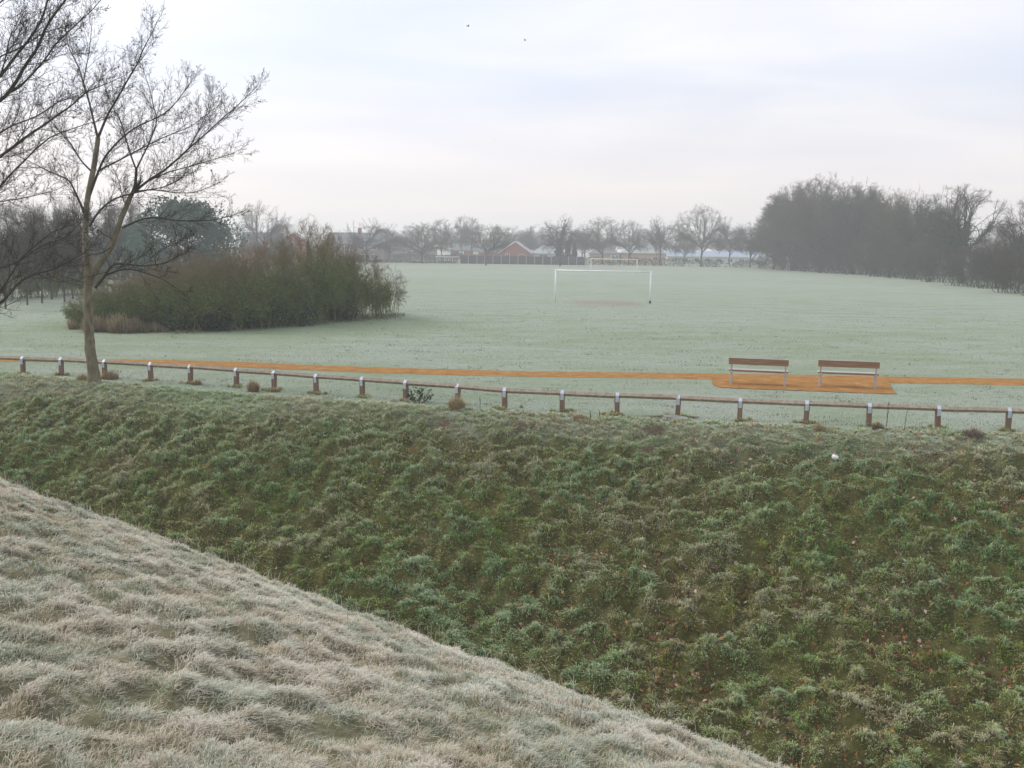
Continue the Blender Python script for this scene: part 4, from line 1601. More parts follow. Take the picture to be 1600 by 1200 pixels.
def make_shrubs():
    tree_meshes('shrubA', 91, 4.2, 'shrub', (.16, .21, .05), (.175, .128, .078), ivy=20000)
    tree_meshes('shrubB', 95, 4.2, 'shrub', (.15, .19, .05), (.17, .122, .078), ivy=26000)
    tree_meshes('shrubC', 99, 4.2, 'shrub', (.175, .19, .06), (.18, .132, .085), ivy=14000)
    tree_meshes('shrubD', 103, 4.2, 'sparse', (.17, .16, .07), (.185, .125, .085), ivy=2500)
    G = 'bare shrubs of the thicket behind the path'
    rg = random.Random(5)
    L = [  # px, base y, top y, width px
        ('shrubA', 150, 511, 452, 90, 'low tangled shrub at the left end of the thicket, behind the near tree trunk'),
        ('shrubB', 205, 514, 428, 120, 'bushy shrub of the thicket just right of the near tree trunk'),
        ('shrubA', 262, 514, 412, 130, 'greenish shrub above the tan dead grass in the thicket'),
        ('shrubA', 318, 514, 402, 140, 'greenish shrub above the dark holly in the thicket'),
        ('shrubB', 372, 513, 388, 130, 'broad shrub with a pale fallen branch in the thicket'),
        ('shrubB', 425, 508, 378, 130, 'brown shrub left of the tallest peak of the thicket'),
        ('shrubA', 482, 503, 349, 128, 'tallest shrub of the thicket, a brown twiggy peak'),
        ('shrubB', 528, 500, 371, 110, 'brown shrub on the right shoulder of the thicket peak'),
        ('shrubC', 564, 497, 393, 96, 'open shrub with pale gaps between stems near the right thicket end'),
        ('shrubD', 596, 493, 410, 78, 'rightmost shrub of the thicket, leaning out over the field'),
        ('shrubB', 290, 496, 392, 130, 'shrub in the second row behind the holly'),
        ('shrubC', 400, 490, 384, 130, 'shrub in the second row behind the thicket peak, to its left'),
        ('shrubD', 486, 488, 346, 110, 'shrub in the second row behind the thicket peak, to its right'),
        ('shrubB', 220, 498, 420, 130, 'shrub in the second row behind the near tree'),
    ]
    for key, px, base, top, w, lab in L:
        p = at(px, base, 0)
        d = project(p)[2]
        z = at_d(px, top, d)[2]
        place_tree(key, 'shrub', lab, 'shrub', (p[0], p[1], 0), z, w * d / FPX, rg.random() * 6.28, G)
    for k, (px, base, top, w, lab) in enumerate(((-30, 470, 392, 80, 'undergrowth beyond the left edge of the field, furthest left'), (22, 466, 388, 80, 'undergrowth behind the first and second small trees on the left'), (62, 464, 396, 70, 'undergrowth behind the third small tree on the left'), (98, 461, 386, 80, 'undergrowth behind the fifth small tree on the left'), (132, 459, 390, 70, 'undergrowth behind the near tree trunk beyond the field'))):
        p = at(px, base, 0); d = project(p)[2]
        z = at_d(px, top, d)[2]
        place_tree('shrubC', 'shrub', 'hazy brown ' + lab, 'shrub', (p[0], p[1], 0), z, w * d / FPX, rg.random() * 6.28, 'undergrowth beyond the field on the left')
    # hollies (dark leafy) at the foot
    for k, (px, base, top, w, lab) in enumerate(((285, 515, 464, 90, 'dark green leafy holly at the foot of the thicket, left one'), (336, 516, 476, 62, 'low dark green leafy bush beside the holly at the foot of the thicket'), (455, 507, 458, 110, 'dark leafy undergrowth bush below the thicket peak'), (395, 511, 470, 80, 'dark leafy bush between the holly and the thicket peak'), (180, 512, 478, 80, 'dark leafy bush behind the tan dead grass'), (530, 500, 470, 60, 'low dark leafy bush under the right shoulder of the thicket'))):
        p = at(px, base, 0); d = project(p)[2]
        p = p + np.array([0, -.15, 0])
        z = at_d(px, top, d)[2]
        evergreen('leafy_bush', lab, 'bush', (p[0], p[1], 0), z, w * d / FPX, 120 + k, (.024, .055, .026), False, 5200, .055, 'dark leafy bushes at the foot of the thicket')
    # edge of the wood on the right: undergrowth
    tree_meshes('scrubA', 131, 5, 'shrub', (.055, .070, .038), (.085, .066, .050))
    G2 = 'undergrowth shrubs along the edge of the wood'
    spots = [(1205, 419.5, 395, 50), (1240, 422.5, 385, 70), (1275, 424.5, 380, 70), (1308, 427, 376, 76), (1342, 429, 375, 72), (1376, 432, 372, 72), (1408, 434.5, 380, 66), (1436, 437, 375, 62), (1470, 441, 368, 76), (1510, 447, 385, 80), (1548, 450.5, 372, 86), (1590, 458, 395, 90), (1635, 463, 390, 90),
             (1330, 424, 345, 100), (1400, 427, 340, 100), (1460, 431, 345, 90), (1560, 438, 350, 110), (1265, 420, 340, 110)]
    names = ['end of the wood beside the far hedge', 'left shoulder of the wood', 'left foot of the tallest tree of the wood', 'right foot of the tallest tree of the wood', 'slope of the dome of the wood', 'dip right of the dome of the wood', 'round topped pair of trees', 'litter bin at the edge of the wood', 'gap left of the ivy trunked oak', 'ivy trunked oak', 'low bare tree right of the oak', 'right edge of the photo', 'space beyond the right edge']
    for k, (px, base, top, w) in enumerate(spots):
        p = at(px, base, 0); d = project(p)[2]
        z = at_d(px, top, d)[2]
        lab = ('undergrowth shrub at field edge by the ' + names[k]) if k < 13 else ('tall shrub inside the wood behind ' + ['the slope of its dome', 'the round topped pair', 'the litter bin', 'the right of the oak', 'its tallest tree'][k - 13])
        place_tree('scrubA', 'shrub', lab, 'shrub', (p[0], p[1], 0), z, w * d / FPX, rg.random() * 6.28, G2)


# ------------------------------------------------------------------ grass
def blades(P, head, length, width, lean, cb, ct, droop=.35, up=None):
    """5-vertex blades; P (n,3), head = angle of lean, lean = horizontal reach / length"""
    n = len(P)
    dx = np.stack([np.cos(head), np.sin(head), np.zeros(n)], 1)
    sx = np.stack([-np.sin(head), np.cos(head), np.zeros(n)], 1)
    h = np.sqrt(np.clip(1 - lean ** 2, .06, 1))
    L = length[:, None]
    z = np.array([[0, 0, 1.0]])
    mid = P + dx * (lean * .35)[:, None] * L + z * (h * .62)[:, None] * L
    tip = P + dx * lean[:, None] * L + z * (h * (1 - droop * lean))[:, None] * L
    w = (width / 2)[:, None]
    V = np.stack([P - sx * w, P + sx * w, mid + sx * w * .8, mid - sx * w * .8, tip], 1).reshape(-1, 3)
    b = np.arange(n)[:, None] * 5
    F4 = b + np.array([[0, 1, 2, 3]])
    F3 = b + np.array([[3, 2, 4]])
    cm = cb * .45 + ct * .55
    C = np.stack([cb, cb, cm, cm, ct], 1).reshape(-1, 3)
    return V, F4, F3, C


def in_view(x, y, z, m=90):
    px, py, w = project(np.stack([x, y, z], -1))
    return (w > .5) & (px > -m * 2) & (px < 1600 + m * 2) & (py > -50) & (py < 1200 + m * 3)


def grad(x, y, e=.25):
    gx = (base_z(x + e, y) - base_z(x - e, y)) / (2 * e)
    gy = (base_z(x, y + e) - base_z(x, y - e)) / (2 * e)
    return gx, gy


def pal(cols, w, rng, n):
    cols = np.array(cols)
    k = rng.choice(len(cols), n, p=np.array(w) / sum(w))
    return cols[k]


def grass_object(name, label, sets):
    V, A, B, C = [], [], [], []
    n = 0
    for v, f4, f3, c in sets:
        V.append(v); A.append(f4 + n); B.append(f3 + n); C.append(c)
        n += len(v)
    me = mesh_np(name, np.concatenate(V), [np.concatenate(A), np.concatenate(B)], M_GRASS, np.concatenate(C))
    o = obj(name, me)
    o['kind'] = 'stuff'
    tag(o, label, 'grass')
    print(name, 'blades', n // 5)


def near_bank_grass():
    rng = np.random.default_rng(201)

    def centres(N):
        x = rng.uniform(-22, 10, N); y = rng.uniform(1.2, 26, N)
        t = t_bank(x, y)
        ok = (t > .8) & (t < 11.5) & (near_z(x, y) > far_z(x, y) - .05)
        x, y = x[ok], y[ok]
        z = ground_z(x, y)
        ok = in_view(x, y, z, 150)
        x, y, z = x[ok], y[ok], z[ok]
        return x, y, z, np.sqrt(x * x + y * y + (ZC - z) ** 2)
    sets = []
    FROST = np.array([.82, .82, .72])
    straw = np.array([.58, .47, .28]); pink = np.array([.53, .415, .27]); green = np.array([.19, .235, .085]); grey = np.array([.38, .405, .28])

    def spray(x, y, z, d, per, sig, Lr, kindn, frostn, leanb, hs):
        idx = np.repeat(np.arange(len(x)), per)
        n = len(idx)
        az = rng.random(n) * 6.283
        rad = np.abs(rng.normal(0, 1, n)) * sig[idx]
        bx = x[idx] + np.cos(az) * rad; by = y[idx] + np.sin(az) * rad
        bz = ground_z(bx, by) - .012
        gx, gy = grad(x, y)
        comb = np.arctan2(-gy, -gx)[idx] + 1.3 * (vnoise(x * .45, y * .45, 66)[idx] - .5) + .35 + rng.normal(0, .25, len(x))[idx]
        hx = np.cos(az) * .65 + np.cos(comb) * .9 + rng.normal(0, .38, n)
        hy = np.sin(az) * .65 + np.sin(comb) * .9 + rng.normal(0, .38, n)
        head = np.arctan2(hy, hx)
        lean = np.clip(leanb + .45 * rng.random(n) + 1.1 * rad, .08, .97)
        length = rng.uniform(Lr[0], Lr[1], n) * hs[idx]
        dd = d[idx]
        width = np.clip(.0040 * np.maximum(dd / 6.0, .8), .0034, .013)
        kk = kindn[idx] + rng.normal(0, .07, n)
        c = np.where((kk < .36)[:, None], green, np.where((kk < .50)[:, None], grey, np.where((kk < .60)[:, None], straw, pink)))
        c = c * (1 + rng.uniform(-.25, .25, (n, 1)))
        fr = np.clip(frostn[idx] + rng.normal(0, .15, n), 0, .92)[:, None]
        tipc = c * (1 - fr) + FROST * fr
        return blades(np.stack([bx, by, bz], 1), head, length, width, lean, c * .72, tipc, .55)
    # small lumpy tussocks on the bumps
    x, y, z, d = centres(64000)
    bn = bump_near(x, y)
    keep = rng.random(len(x)) < np.clip((bn - .36) * 7, .40, 1)
    x, y, z, d, bn = (q[keep] for q in (x, y, z, d, bn))
    sz = .45 + .75 * rng.random(len(x)) ** 1.6
    kindn = .50 + 1.0 * (fbm(x * 1.7, y * 1.7, 62, 3) - .5) + rng.normal(0, .10, len(x))
    frostn = .27 + .70 * fbm(x * .8, y * .8, 61, 3) + rng.normal(0, .10, len(x)) + 1.0 * (bn - .5)
    per = np.clip(430 / d * sz, 9, 70).astype(int)
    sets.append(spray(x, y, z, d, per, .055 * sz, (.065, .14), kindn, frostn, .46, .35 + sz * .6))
    print('near tussocks', len(x))
    # low filler
    x, y, z, d = centres(105000)
    kindn = .50 + .9 * (fbm(x * 1.7, y * 1.7, 64, 3) - .5)
    frostn = .24 + .5 * fbm(x * .9, y * .9, 61, 3) + 1.1 * (bump_near(x, y) - .5)
    per = np.clip(120 / d, 5, 22).astype(int)
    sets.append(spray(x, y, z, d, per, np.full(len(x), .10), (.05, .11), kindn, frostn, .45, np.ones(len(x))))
    # tall fine straw stalks
    m = 1500
    i = rng.integers(0, len(x), m)
    P = np.stack([x[i] + rng.normal(0, .1, m), y[i] + rng.normal(0, .1, m), z[i]], 1)
    c = pal([(.55, .46, .33), (.5, .42, .34), (.62, .6, .55)], [3, 2, 2], rng, m)
    sets.append(blades(P, rng.random(m) * 6.28, rng.uniform(.2, .36, m), np.clip(.003 * np.maximum(d[i] / 6, .8), .0028, .009), rng.uniform(.2, .7, m), c * .9, c, .3))
    grass_object('frosted_grass', 'pale frosted straw coloured tussock grass covering the near slope', sets)


def far_bank_grass():
    rng = np.random.default_rng(301)

    def centres(N):
        x = rng.uniform(-24, 17, N); y = rng.uniform(9, 40, N)
        s = s_fence(x, y)
        ok = (s > -.05) & (s < 12.5) & (near_z(x, y) < far_z(x, y) + .25)
        x, y, s = x[ok], y[ok], s[ok]
        z = ground_z(x, y)
        ok = in_view(x, y, z, 110) & (rng.random(len(x)) > .92 * soil_mask(x, y))
        return x[ok], y[ok], z[ok], s[ok]
    FROST = np.array([.82, .93, .70])
    sets = []
    dk = np.array([.18, .35, .03]); md = np.array([.32, .48, .05]); br = np.array([.49, .51, .08]); st = np.array([.60, .45, .19]); bu = np.array([.36, .24, .10])

    def spray(x, y, z, s, per, sig, Lr, kindn, frostn, leanb, hs, w0):
        idx = np.repeat(np.arange(len(x)), per)
        n = len(idx)
        d = np.sqrt(x * x + y * y)
        az = rng.random(n) * 6.283
        rad = np.abs(rng.normal(0, 1, n)) * sig[idx]
        bx = x[idx] + np.cos(az) * rad; by = y[idx] + np.sin(az) * rad
        bz = ground_z(bx, by) - .015
        gx, gy = grad(x, y)
        comb = np.arctan2(-gy, -gx)[idx] + 1.0 * (vnoise(x * .5, y * .5, 76)[idx] - .5)
        hx = np.cos(az) * .9 + np.cos(comb) * .7 + rng.normal(0, .3, n)
        hy = np.sin(az) * .9 + np.sin(comb) * .7 + rng.normal(0, .3, n)
        head = np.arctan2(hy, hx)
        lean = np.clip(leanb + 2.2 * rad + .30 * rng.random(n), .08, .95)
        length = rng.uniform(Lr[0], Lr[1], n) * hs[idx]
        width = np.clip(w0 * d[idx] / 18, .007, .016)
        kk = kindn[idx] + rng.normal(0, .06, n)
        c = np.where((kk < .42)[:, None], dk, np.where((kk < .56)[:, None], md, np.where((kk < .66)[:, None], br, np.where((kk < .76)[:, None], bu, st))))
        c = c * (1 + rng.uniform(-.28, .28, (n, 1)))
        fr = np.clip(frostn[idx] + rng.normal(0, .12, n), 0, .85)[:, None]
        tipc = c * (1 - fr) + FROST * fr
        return blades(np.stack([bx, by, bz], 1), head, length, width, lean, c * .66, tipc, .6)

    def frost_at(x, y, s):
        # thick on the exposed shoulder, thinner in the sheltered ditch
        return .56 * (1 - sstep(.5, 5.0, s)) + .47 + .7 * (fbm(x * .7, y * .7, 77, 3) - .5)
    # tussocks, close together on the bumps
    x, y, z, s = centres(46000)
    b = bump_far(x, y)
    bottom = sstep(8.9, 10.2, s)
    keep = rng.random(len(x)) < np.maximum(np.clip((b - .36 + .10 * (1 - sstep(.5, 2.5, s)) + .05 * (1 - sstep(-10, 0, x))) * 7, .05, 1) * (1 - bottom), .10)
    x, y, z, s, b, bottom = (q[keep] for q in (x, y, z, s, b, bottom))
    sz = (.48 + .72 * rng.random(len(x)) ** 1.6) * (.8 + .2 * sstep(1, 4, s)) * (1 - .4 * bottom)
    kindn = .47 + .9 * (fbm(x * .9, y * .9, 72, 3) - .5) + .5 * (fbm(x * .25, y * .25, 74, 2) - .5) + rng.normal(0, .07, len(x))
    # straw belt along the shoulder
    kindn = kindn + .26 * (1 - sstep(.8, 3.2, s)) * sstep(.42, .56, fbm(x * .7, y * .7, 79, 3))
    per = np.clip(900 / np.sqrt(x * x + y * y) * sz, 18, 75).astype(int)
    sets.append(spray(x, y, z, s, per, .060 * sz, (.10, .20), kindn, frost_at(x, y, s) + 1.6 * (b - .5) + rng.normal(0, .10, len(x)), .28, .4 + .6 * sz, .0115))
    print('tussocks', len(x))
    # longer tufts left standing round the fence posts
    pp = np.array([at(px_, py_, .56)[:2] for px_, py_ in POSTS])
    k = np.repeat(np.arange(len(pp)), 9)
    x = pp[k, 0] + rng.normal(0, .16, len(k)); y = pp[k, 1] + rng.normal(-.04, .12, len(k))
    z = ground_z(x, y)
    sets.append(spray(x, y, z, s_fence(x, y), np.full(len(x), 30), np.full(len(x), .05), (.08, .19), rng.choice([.5, .62, .8, .85], len(x)), rng.uniform(.1, .6, len(x)), .3, np.ones(len(x)), .010))
    # short filler
    x, y, z, s = centres(85000)
    kindn = .50 + 1.0 * (fbm(x * 1.4, y * 1.4, 75, 3) - .5) + .4 * (fbm(x * .25, y * .25, 74, 2) - .5)
    per = np.full(len(x), 11)
    sets.append(spray(x, y, z, s, per, np.full(len(x), .10), (.05, .12), kindn, frost_at(x, y, s) - .08, .4, np.ones(len(x)), .010))
    grass_object('tussock_grass', 'green tussock grass with frosted tips on the far bank of the ditch', sets)
    # fallen leaves in the hollows, thickest low on the right
    m = 210000
    xx = rng.uniform(-22, 17, m); yy = rng.uniform(10, 36, m)
    ss = s_fence(xx, yy)
    ok = (ss > .6) & (ss < 11) & (near_z(xx, yy) < far_z(xx, yy))
    xx, yy, ss = xx[ok], yy[ok], ss[ok]
    pr = (.10 + .90 * sstep(-10, 8, xx)) * sstep(.30, .58, fbm(xx * .8, yy * .8, 91, 3)) * (.25 + .75 * sstep(2, 8, ss)) * np.clip((.53 - bump_far(xx, yy)) * 8, .13, 1)
    keep = rng.random(len(xx)) < pr * .75
    xx, yy = xx[keep], yy[keep]
    C = np.stack([xx, yy, ground_z(xx, yy) + rng.uniform(.03, .14, len(xx))], 1)
    col = pal([(.26, .10, .045), (.34, .17, .08), (.20, .10, .075), (.46, .35, .30), (.42, .23, .09), (.12, .06, .045)], [3, 3, 3, 2.2, 1, 2], rng, len(xx))
    v, f, c = leaf_quads(C, .042, rng, col, .25)
    # curl each leaf a little: lift two corners
    v = v.reshape(-1, 4, 3); v[:, 1, 2] += .012; v[:, 3, 2] += .012; v = v.reshape(-1, 3)
    o = obj('fallen_leaves', mesh_np('fallen_leaves', v, [f], M_LEAF, c))
    o['kind'] = 'stuff'
    tag(o, 'brown fallen leaves lying between the tussocks of the far bank', 'leaves')


def lawn_grass():
    rng = np.random.default_rng(401)
    m = 330000
    # denser towards the camera
    yy = 23 + 75 * rng.random(m) ** 1.9
    xx = rng.uniform(-.6, .6, m) * (yy + 4)
    ss = s_fence(xx, yy)
    tp = PATH_T; bt = PATH_B
    yt = np.interp(xx, tp[:, 0], tp[:, 1]); yb = np.interp(xx, bt[:, 0], bt[:, 1])
    eg = .16 * fbm(xx * 1.7, yy * 1.7, 84, 3)
    on_path = (yy < yt - eg) & (yy > yb + eg)
    A, B = at(1112, 604), at(1404, 617)
    pad = (xx > A[0]) & (xx < at(1393, 605)[0]) & (yy > np.interp(xx, [A[0], B[0]], [A[1], B[1]]) + .10 + eg) & (yy < yb + .3)
    ok = (ss < .4) & ~on_path & ~pad & (rng.random(m) < 1 - .9 * sstep(30, 95, yy)) & (rng.random(m) < .55 + .9 * (fbm(xx * .5, yy * .9, 81, 3) - .35))
    xx, yy = xx[ok], yy[ok]
    m = len(xx)
    tuft = fbm(xx * 1.3, yy * 2.2, 82, 3)
    L = rng.uniform(.018, .045, m) * (1 + 2.2 * np.clip(tuft - .62, 0, 1) * 4)
    c = pal([(.23, .29, .15), (.28, .31, .17), (.33, .32, .19), (.16, .23, .10)], [4, 3, 1, 2], rng, m)
    c = np.where((tuft > .66)[:, None], c * .55, c)
    fr = np.clip(.42 + .8 * (fbm(xx * .25, yy * .4, 83, 3) - .5) + rng.normal(0, .15, m), 0, .9)[:, None]
    ct = c * (1 - fr) + np.array([.48, .52, .44]) * fr
    s = blades(np.stack([xx, yy, np.full(m, -.004)], 1), rng.random(m) * 6.28, L, .012 * np.maximum(yy / 26, 1) * np.ones(m), rng.uniform(.3, .9, m), c, ct, .4)
    grass_object('lawn_grass', 'short frosted mown grass of the playing field on both sides of the orange path', [s])


def tuft(name, label, px, py, H, W, n, seed, cols, cat='grass tuft', lean=.5, z0=0.0):
    rng = np.random.default_rng(seed)
    p = at(px, py, z0)
    gz = float(ground_z(p[0], p[1]))
    az = rng.random(n) * 6.283
    rad = np.sqrt(rng.random(n)) * W * .28
    P = np.stack([np.cos(az) * rad, np.sin(az) * rad, np.full(n, -.03)], 1)
    le = np.clip(rad / W * 1.6 + rng.normal(0, .18, n), .03, .9) * lean / .5
    c = pal(cols, [1] * len(cols), rng, n)
    v, f4, f3, c = blades(P, az + rng.normal(0, .5, n), H * rng.uniform(.55, 1.1, n), np.full(n, .011), np.clip(le, .02, .93), c * .85, c, .6)
    o = obj(name, mesh_np(name, v, [f4, f3], M_GRASS, c), None, (p[0], p[1], gz))
    return tag(o, label, cat)


def bank_details():
    tan = [(.42, .32, .17), (.36, .27, .14), (.48, .38, .24)]
    G = 'dry grass tufts along the fence'
    for k, (px, py, H, W, n, lab) in enumerate((
            (396, 612, .42, .5, 420, 'tall pointed tan tuft of dry grass standing on the bank below the fence'),
            (714, 640, .46, .7, 420, 'tan dry tuft around the foot of the fence post near the small dark bush'),
            (172, 592, .36, .8, 380, 'tan dry grass at the foot of the near tree, right side'),
            (130, 594, .28, .6, 260, 'tan dry grass at the foot of the near tree, left side'),
            (308, 601, .22, .5, 240, 'low brown dry tuft right of the fifth fence post from the left'),
            (430, 612, .20, .5, 240, 'low brown dry tuft right of the pointed tan tuft'),
            (1372, 672, .24, .45, 240, 'dark brown dry tuft at the foot of a fence post left of the bare sapling'),
            (1520, 682, .30, .8, 320, 'wide dull dry tuft between the last two fence posts on the right'),
            (1280, 672, .24, .5, 240, 'tan tuft at the right foot of the fence post below the right bench'),
            (905, 655, .22, .5, 240, 'rusty dry tuft beside two thin weed stalks'))):
        tag(tuft('grass_tuft', lab, px, py, H, W, n, 500 + k, tan if k not in (6, 7) else [(.17, .12, .085), (.22, .16, .12), (.26, .22, .17)], lean=.55), lab, 'grass tuft', G)
    # tan dead grass at the foot of the thicket
    rng = np.random.default_rng(600)
    n = 9000
    u = rng.random(n)
    px = 108 + u * 155
    py = 523 - 4 * np.abs(rng.normal(0, 1, n)) - 7 * (u < .15) - 5 * fbm(u * 9, u * 0, 93, 2)
    P = np.array([at(a, b, 0) for a, b in zip(px, py)])
    c = pal([(.40, .32, .18), (.32, .25, .14), (.46, .38, .24), (.22, .20, .10)], [1, 1, 1, 1], rng, n)
    v, f4, f3, c = blades(P, rng.random(n) * 6.28, rng.uniform(.2, 1.0, n) * (.45 + 1.2 * fbm(u * 14, u * 0, 94, 2)) * (1 - sstep(.8, 1, u) * .6), np.full(n, .022), rng.uniform(.2, .9, n), c * .85, c, .7)
    o0 = P.mean(0); o0[2] = 0
    o = obj('dead_grass', mesh_np('dead_grass', v - o0, [f4, f3], M_GRASS, c), None, o0)
    o['kind'] = 'stuff'
    tag(o, 'tan dead grass and bracken along the left foot of the thicket', 'dead grass')
    n = 4200
    u = rng.random(n)
    px = 262 + u * 370
    py = 519 - u * 26 + 2.6 * rng.normal(0, 1, n)
    P = np.array([at(a, b, 0) for a, b in zip(px, py)])
    c = pal([(.20, .22, .11), (.28, .25, .15), (.15, .19, .09), (.34, .27, .18)], [2, 1, 2, 1], rng, n)
    v, f4, f3, c = blades(P, rng.random(n) * 6.28, rng.uniform(.10, .40, n) * (.25 + 1.2 * fbm(u * 22, u * 0, 95, 2)) * sstep(0, .06, u), np.full(n, .022), rng.uniform(.2, .9, n), c * .85, c, .7)
    o0 = P.mean(0); o0[2] = 0
    o = obj('rough_grass', mesh_np('rough_grass', v - o0, [f4, f3], M_GRASS, c), None, o0)
    o['kind'] = 'stuff'
    tag(o, 'rough unmown green grass along the front foot of the thicket', 'grass')
    # small dark bush right of the post at 634
    p = at(655, 630, 0); gz = float(ground_z(p[0], p[1]))
    rg = random.Random(610)
    out = []
    Pm = [dict(n=4, wob=.15, up=.02, kids=7, start=.15, ang=.7, ratio=.5, rr=.6, rmin=.004), dict(n=3, wob=.2, up=.02, kids=4, start=.1, ang=.7, ratio=.5, rr=.7, rmin=.003), dict(n=2, wob=.2, up=0)]
    for k in range(11):
        a = rg.random() * 6.28
        grow(rg, (math.cos(a) * .12, math.sin(a) * .08, 0), _norm((math.cos(a) * rg.uniform(.3, 1.6), math.sin(a) * rg.uniform(.2, .8), 1)), rg.uniform(.2, .42), .006, 0, Pm, out)
    S = np.array(out)
    root = thing('small_bush', 'small dark bramble bush on the bank beside a fence post', 'bush', (p[0], p[1], gz))
    v, f = seg_tubes(S[:, :8], 4)
    obj('stems', mesh_np('stems', v, [f], M_BARK_DARK), root)
    tips = S[S[:, 8] > 0]
    C = tips[rng.integers(0, len(tips), 240), 3:6] + rng.normal(0, .02, (240, 3))
    v, f, c = leaf_quads(C, .028, rng, (.05, .075, .045), .4)
    obj('leaves', mesh_np('leaves', v, [f], M_LEAF, c), root)
    # bare saplings and weed stalks
    for k, (px, base, top, lab, nm) in enumerate((
            (1385, 668, 624, 'thin bare sapling in front of the rail below the right end of the bench pad', 'sapling'),
            (1413, 672, 640, 'forked thin weed stalk right of the bare sapling', 'weed_stalk'),
            (923, 654, 637, 'left one of two short dark weed stalks beside a fence post', 'weed_stalk'),
            (937, 653, 638, 'right one of two short dark weed stalks beside a fence post', 'weed_stalk'),
            (750, 640, 616, 'thin dry weed stalk between two fence posts right of the bramble', 'weed_stalk'))):
        p = at(px, base, 0); gz = float(ground_z(p[0], p[1])); d = project(p)[2]
        H = (base - top) * d / FPX
        out = []
        Pm = [dict(n=5, wob=.05, up=.05, kids=4, start=.35, ang=.45, ratio=.28, rr=.6, rend=.5, rmin=.004), dict(n=3, wob=.06, up=.22, kids=1, start=.3, ang=.4, ratio=.5, rr=.8, rmin=.003), dict(n=2, wob=.1, up=.1)]
        grow(rg, (0, 0, -.05), (rg.uniform(-.08, .08), 0, 1), H, .011 if k in (0, 2, 3) else .007, 0, Pm, out)
        S = np.array(out)
        v, f = seg_tubes(S[:, :8], 5)
        o = obj(nm, mesh_np(nm, v, [f], M_BARK_DARK), None, (p[0], p[1], gz))
        tag(o, lab, 'sapling' if nm == 'sapling' else 'weed', 'weed stalks along the fence' if nm != 'sapling' else None)
    # slab over bare soil
    p = at(1057, 670, -.25)
    gz = float(ground_z(p[0], p[1]))
    m = MB()
    rr = random.Random(3)
    poly = []
    for k in range(11):
        a = k / 11 * 6.283
        poly.append((math.cos(a) * .32 * rr.uniform(.8, 1.15), math.sin(a) * .24 * rr.uniform(.75, 1.2)))
    m.prism(poly, -.08, .03)
    o = m.obj('stone_slab', M_STONE)
    o.location = (p[0], p[1], gz + .03)
    o.rotation_euler = (R(4), R(5), .2)
    tag(o, 'flat frosted grey stone slab lying in bare soil near the top of the bank', 'stone')
    # litter
    p = at(1304.5, 719, -.55)
    d0 = ray(1304.5, 719)
    lam = 20.0
    for _ in range(60):
        q = EYE + d0 * lam
        lam += (q[2] - float(ground_z(q[0], q[1]))) / 0.55 * .5
    q = EYE + d0 * lam
    bm_V = []
    rng2 = np.random.default_rng(9)
    nu, nv = 9, 7
    for i in range(nu):
        for j in range(nv):
            th = i / nu * 6.283; ph = (j + .5) / nv * math.pi
            r = .06 * (1 + .35 * rng2.uniform(-1, 1))
            bm_V.append((r * math.sin(ph) * math.cos(th) * 1.2, r * math.sin(ph) * math.sin(th), r * math.cos(ph) * .9))
    F = []
    for i in range(nu):
        for j in range(nv - 1):
            a = i * nv + j; b = ((i + 1) % nu) * nv + j
            F.append([a, a + 1, b + 1, b])
    o = obj('crumpled_paper', mesh_np('crumpled_paper', np.array(bm_V), [np.array(F)], M_PAPER), None, (q[0], q[1], q[2] + .07))
    tag(o, 'small crumpled white and blue piece of paper litter on the grassy bank', 'litter')


def make_birds():
    for k, (px, py, dist, s, rz, lab) in enumerate(((731, 41, 70, .24, .6, 'larger dark bird flying high, left of the other two'), (820.5, 63, 75, .22, -.5, 'smaller dark bird flying high to the right of the largest bird'), (772, 220, 80, .10, .3, 'tiny dark bird low in the sky below the other two'))):
        p = at_d(px, py, dist)
        o = thing('bird', lab, 'bird', p, rz, 'birds flying in the sky')
        m = MB(); m.tube([[-s * .5, 0, -.1 * s], [-s * .25, 0, 0], [0, 0, .02 * s], [s * .28, 0, .06 * s], [s * .45, 0, .05 * s], [s * .55, 0, .03 * s]], [s * .03, s * .08, s * .12, s * .10, s * .06, s * .01], 8)
        m.obj('body', M_BIRD, o, smooth=True)
        for sg in (-1, 1):
            m = MB()
            V = []
            for (x, y, z, th) in ((.22, .05, .03, .03), (-.15, .05, .03, .02), (.18, .45, .28, .02), (-.12, .42, .26, .015), (-.12, .9, .36, .008), (-.2, .82, .33, .006)):
                V.append((x * s, sg * y * s, (z + th) * s)); V.append((x * s, sg * y * s, (z - th) * s))
            m.add(V, [[0, 4, 6, 2], [1, 3, 7, 5], [4, 8, 10, 6], [5, 7, 11, 9], [0, 1, 5, 4], [2, 6, 7, 3], [4, 5, 9, 8], [6, 10, 11, 7], [8, 9, 11, 10]])
            m.obj('wing', M_BIRD, o)


# ------------------------------------------------------------------ sky, sun, haze
SUN_AZ = R(-72)      # left of the view, behind thin cloud
SUN_EL = R(36)


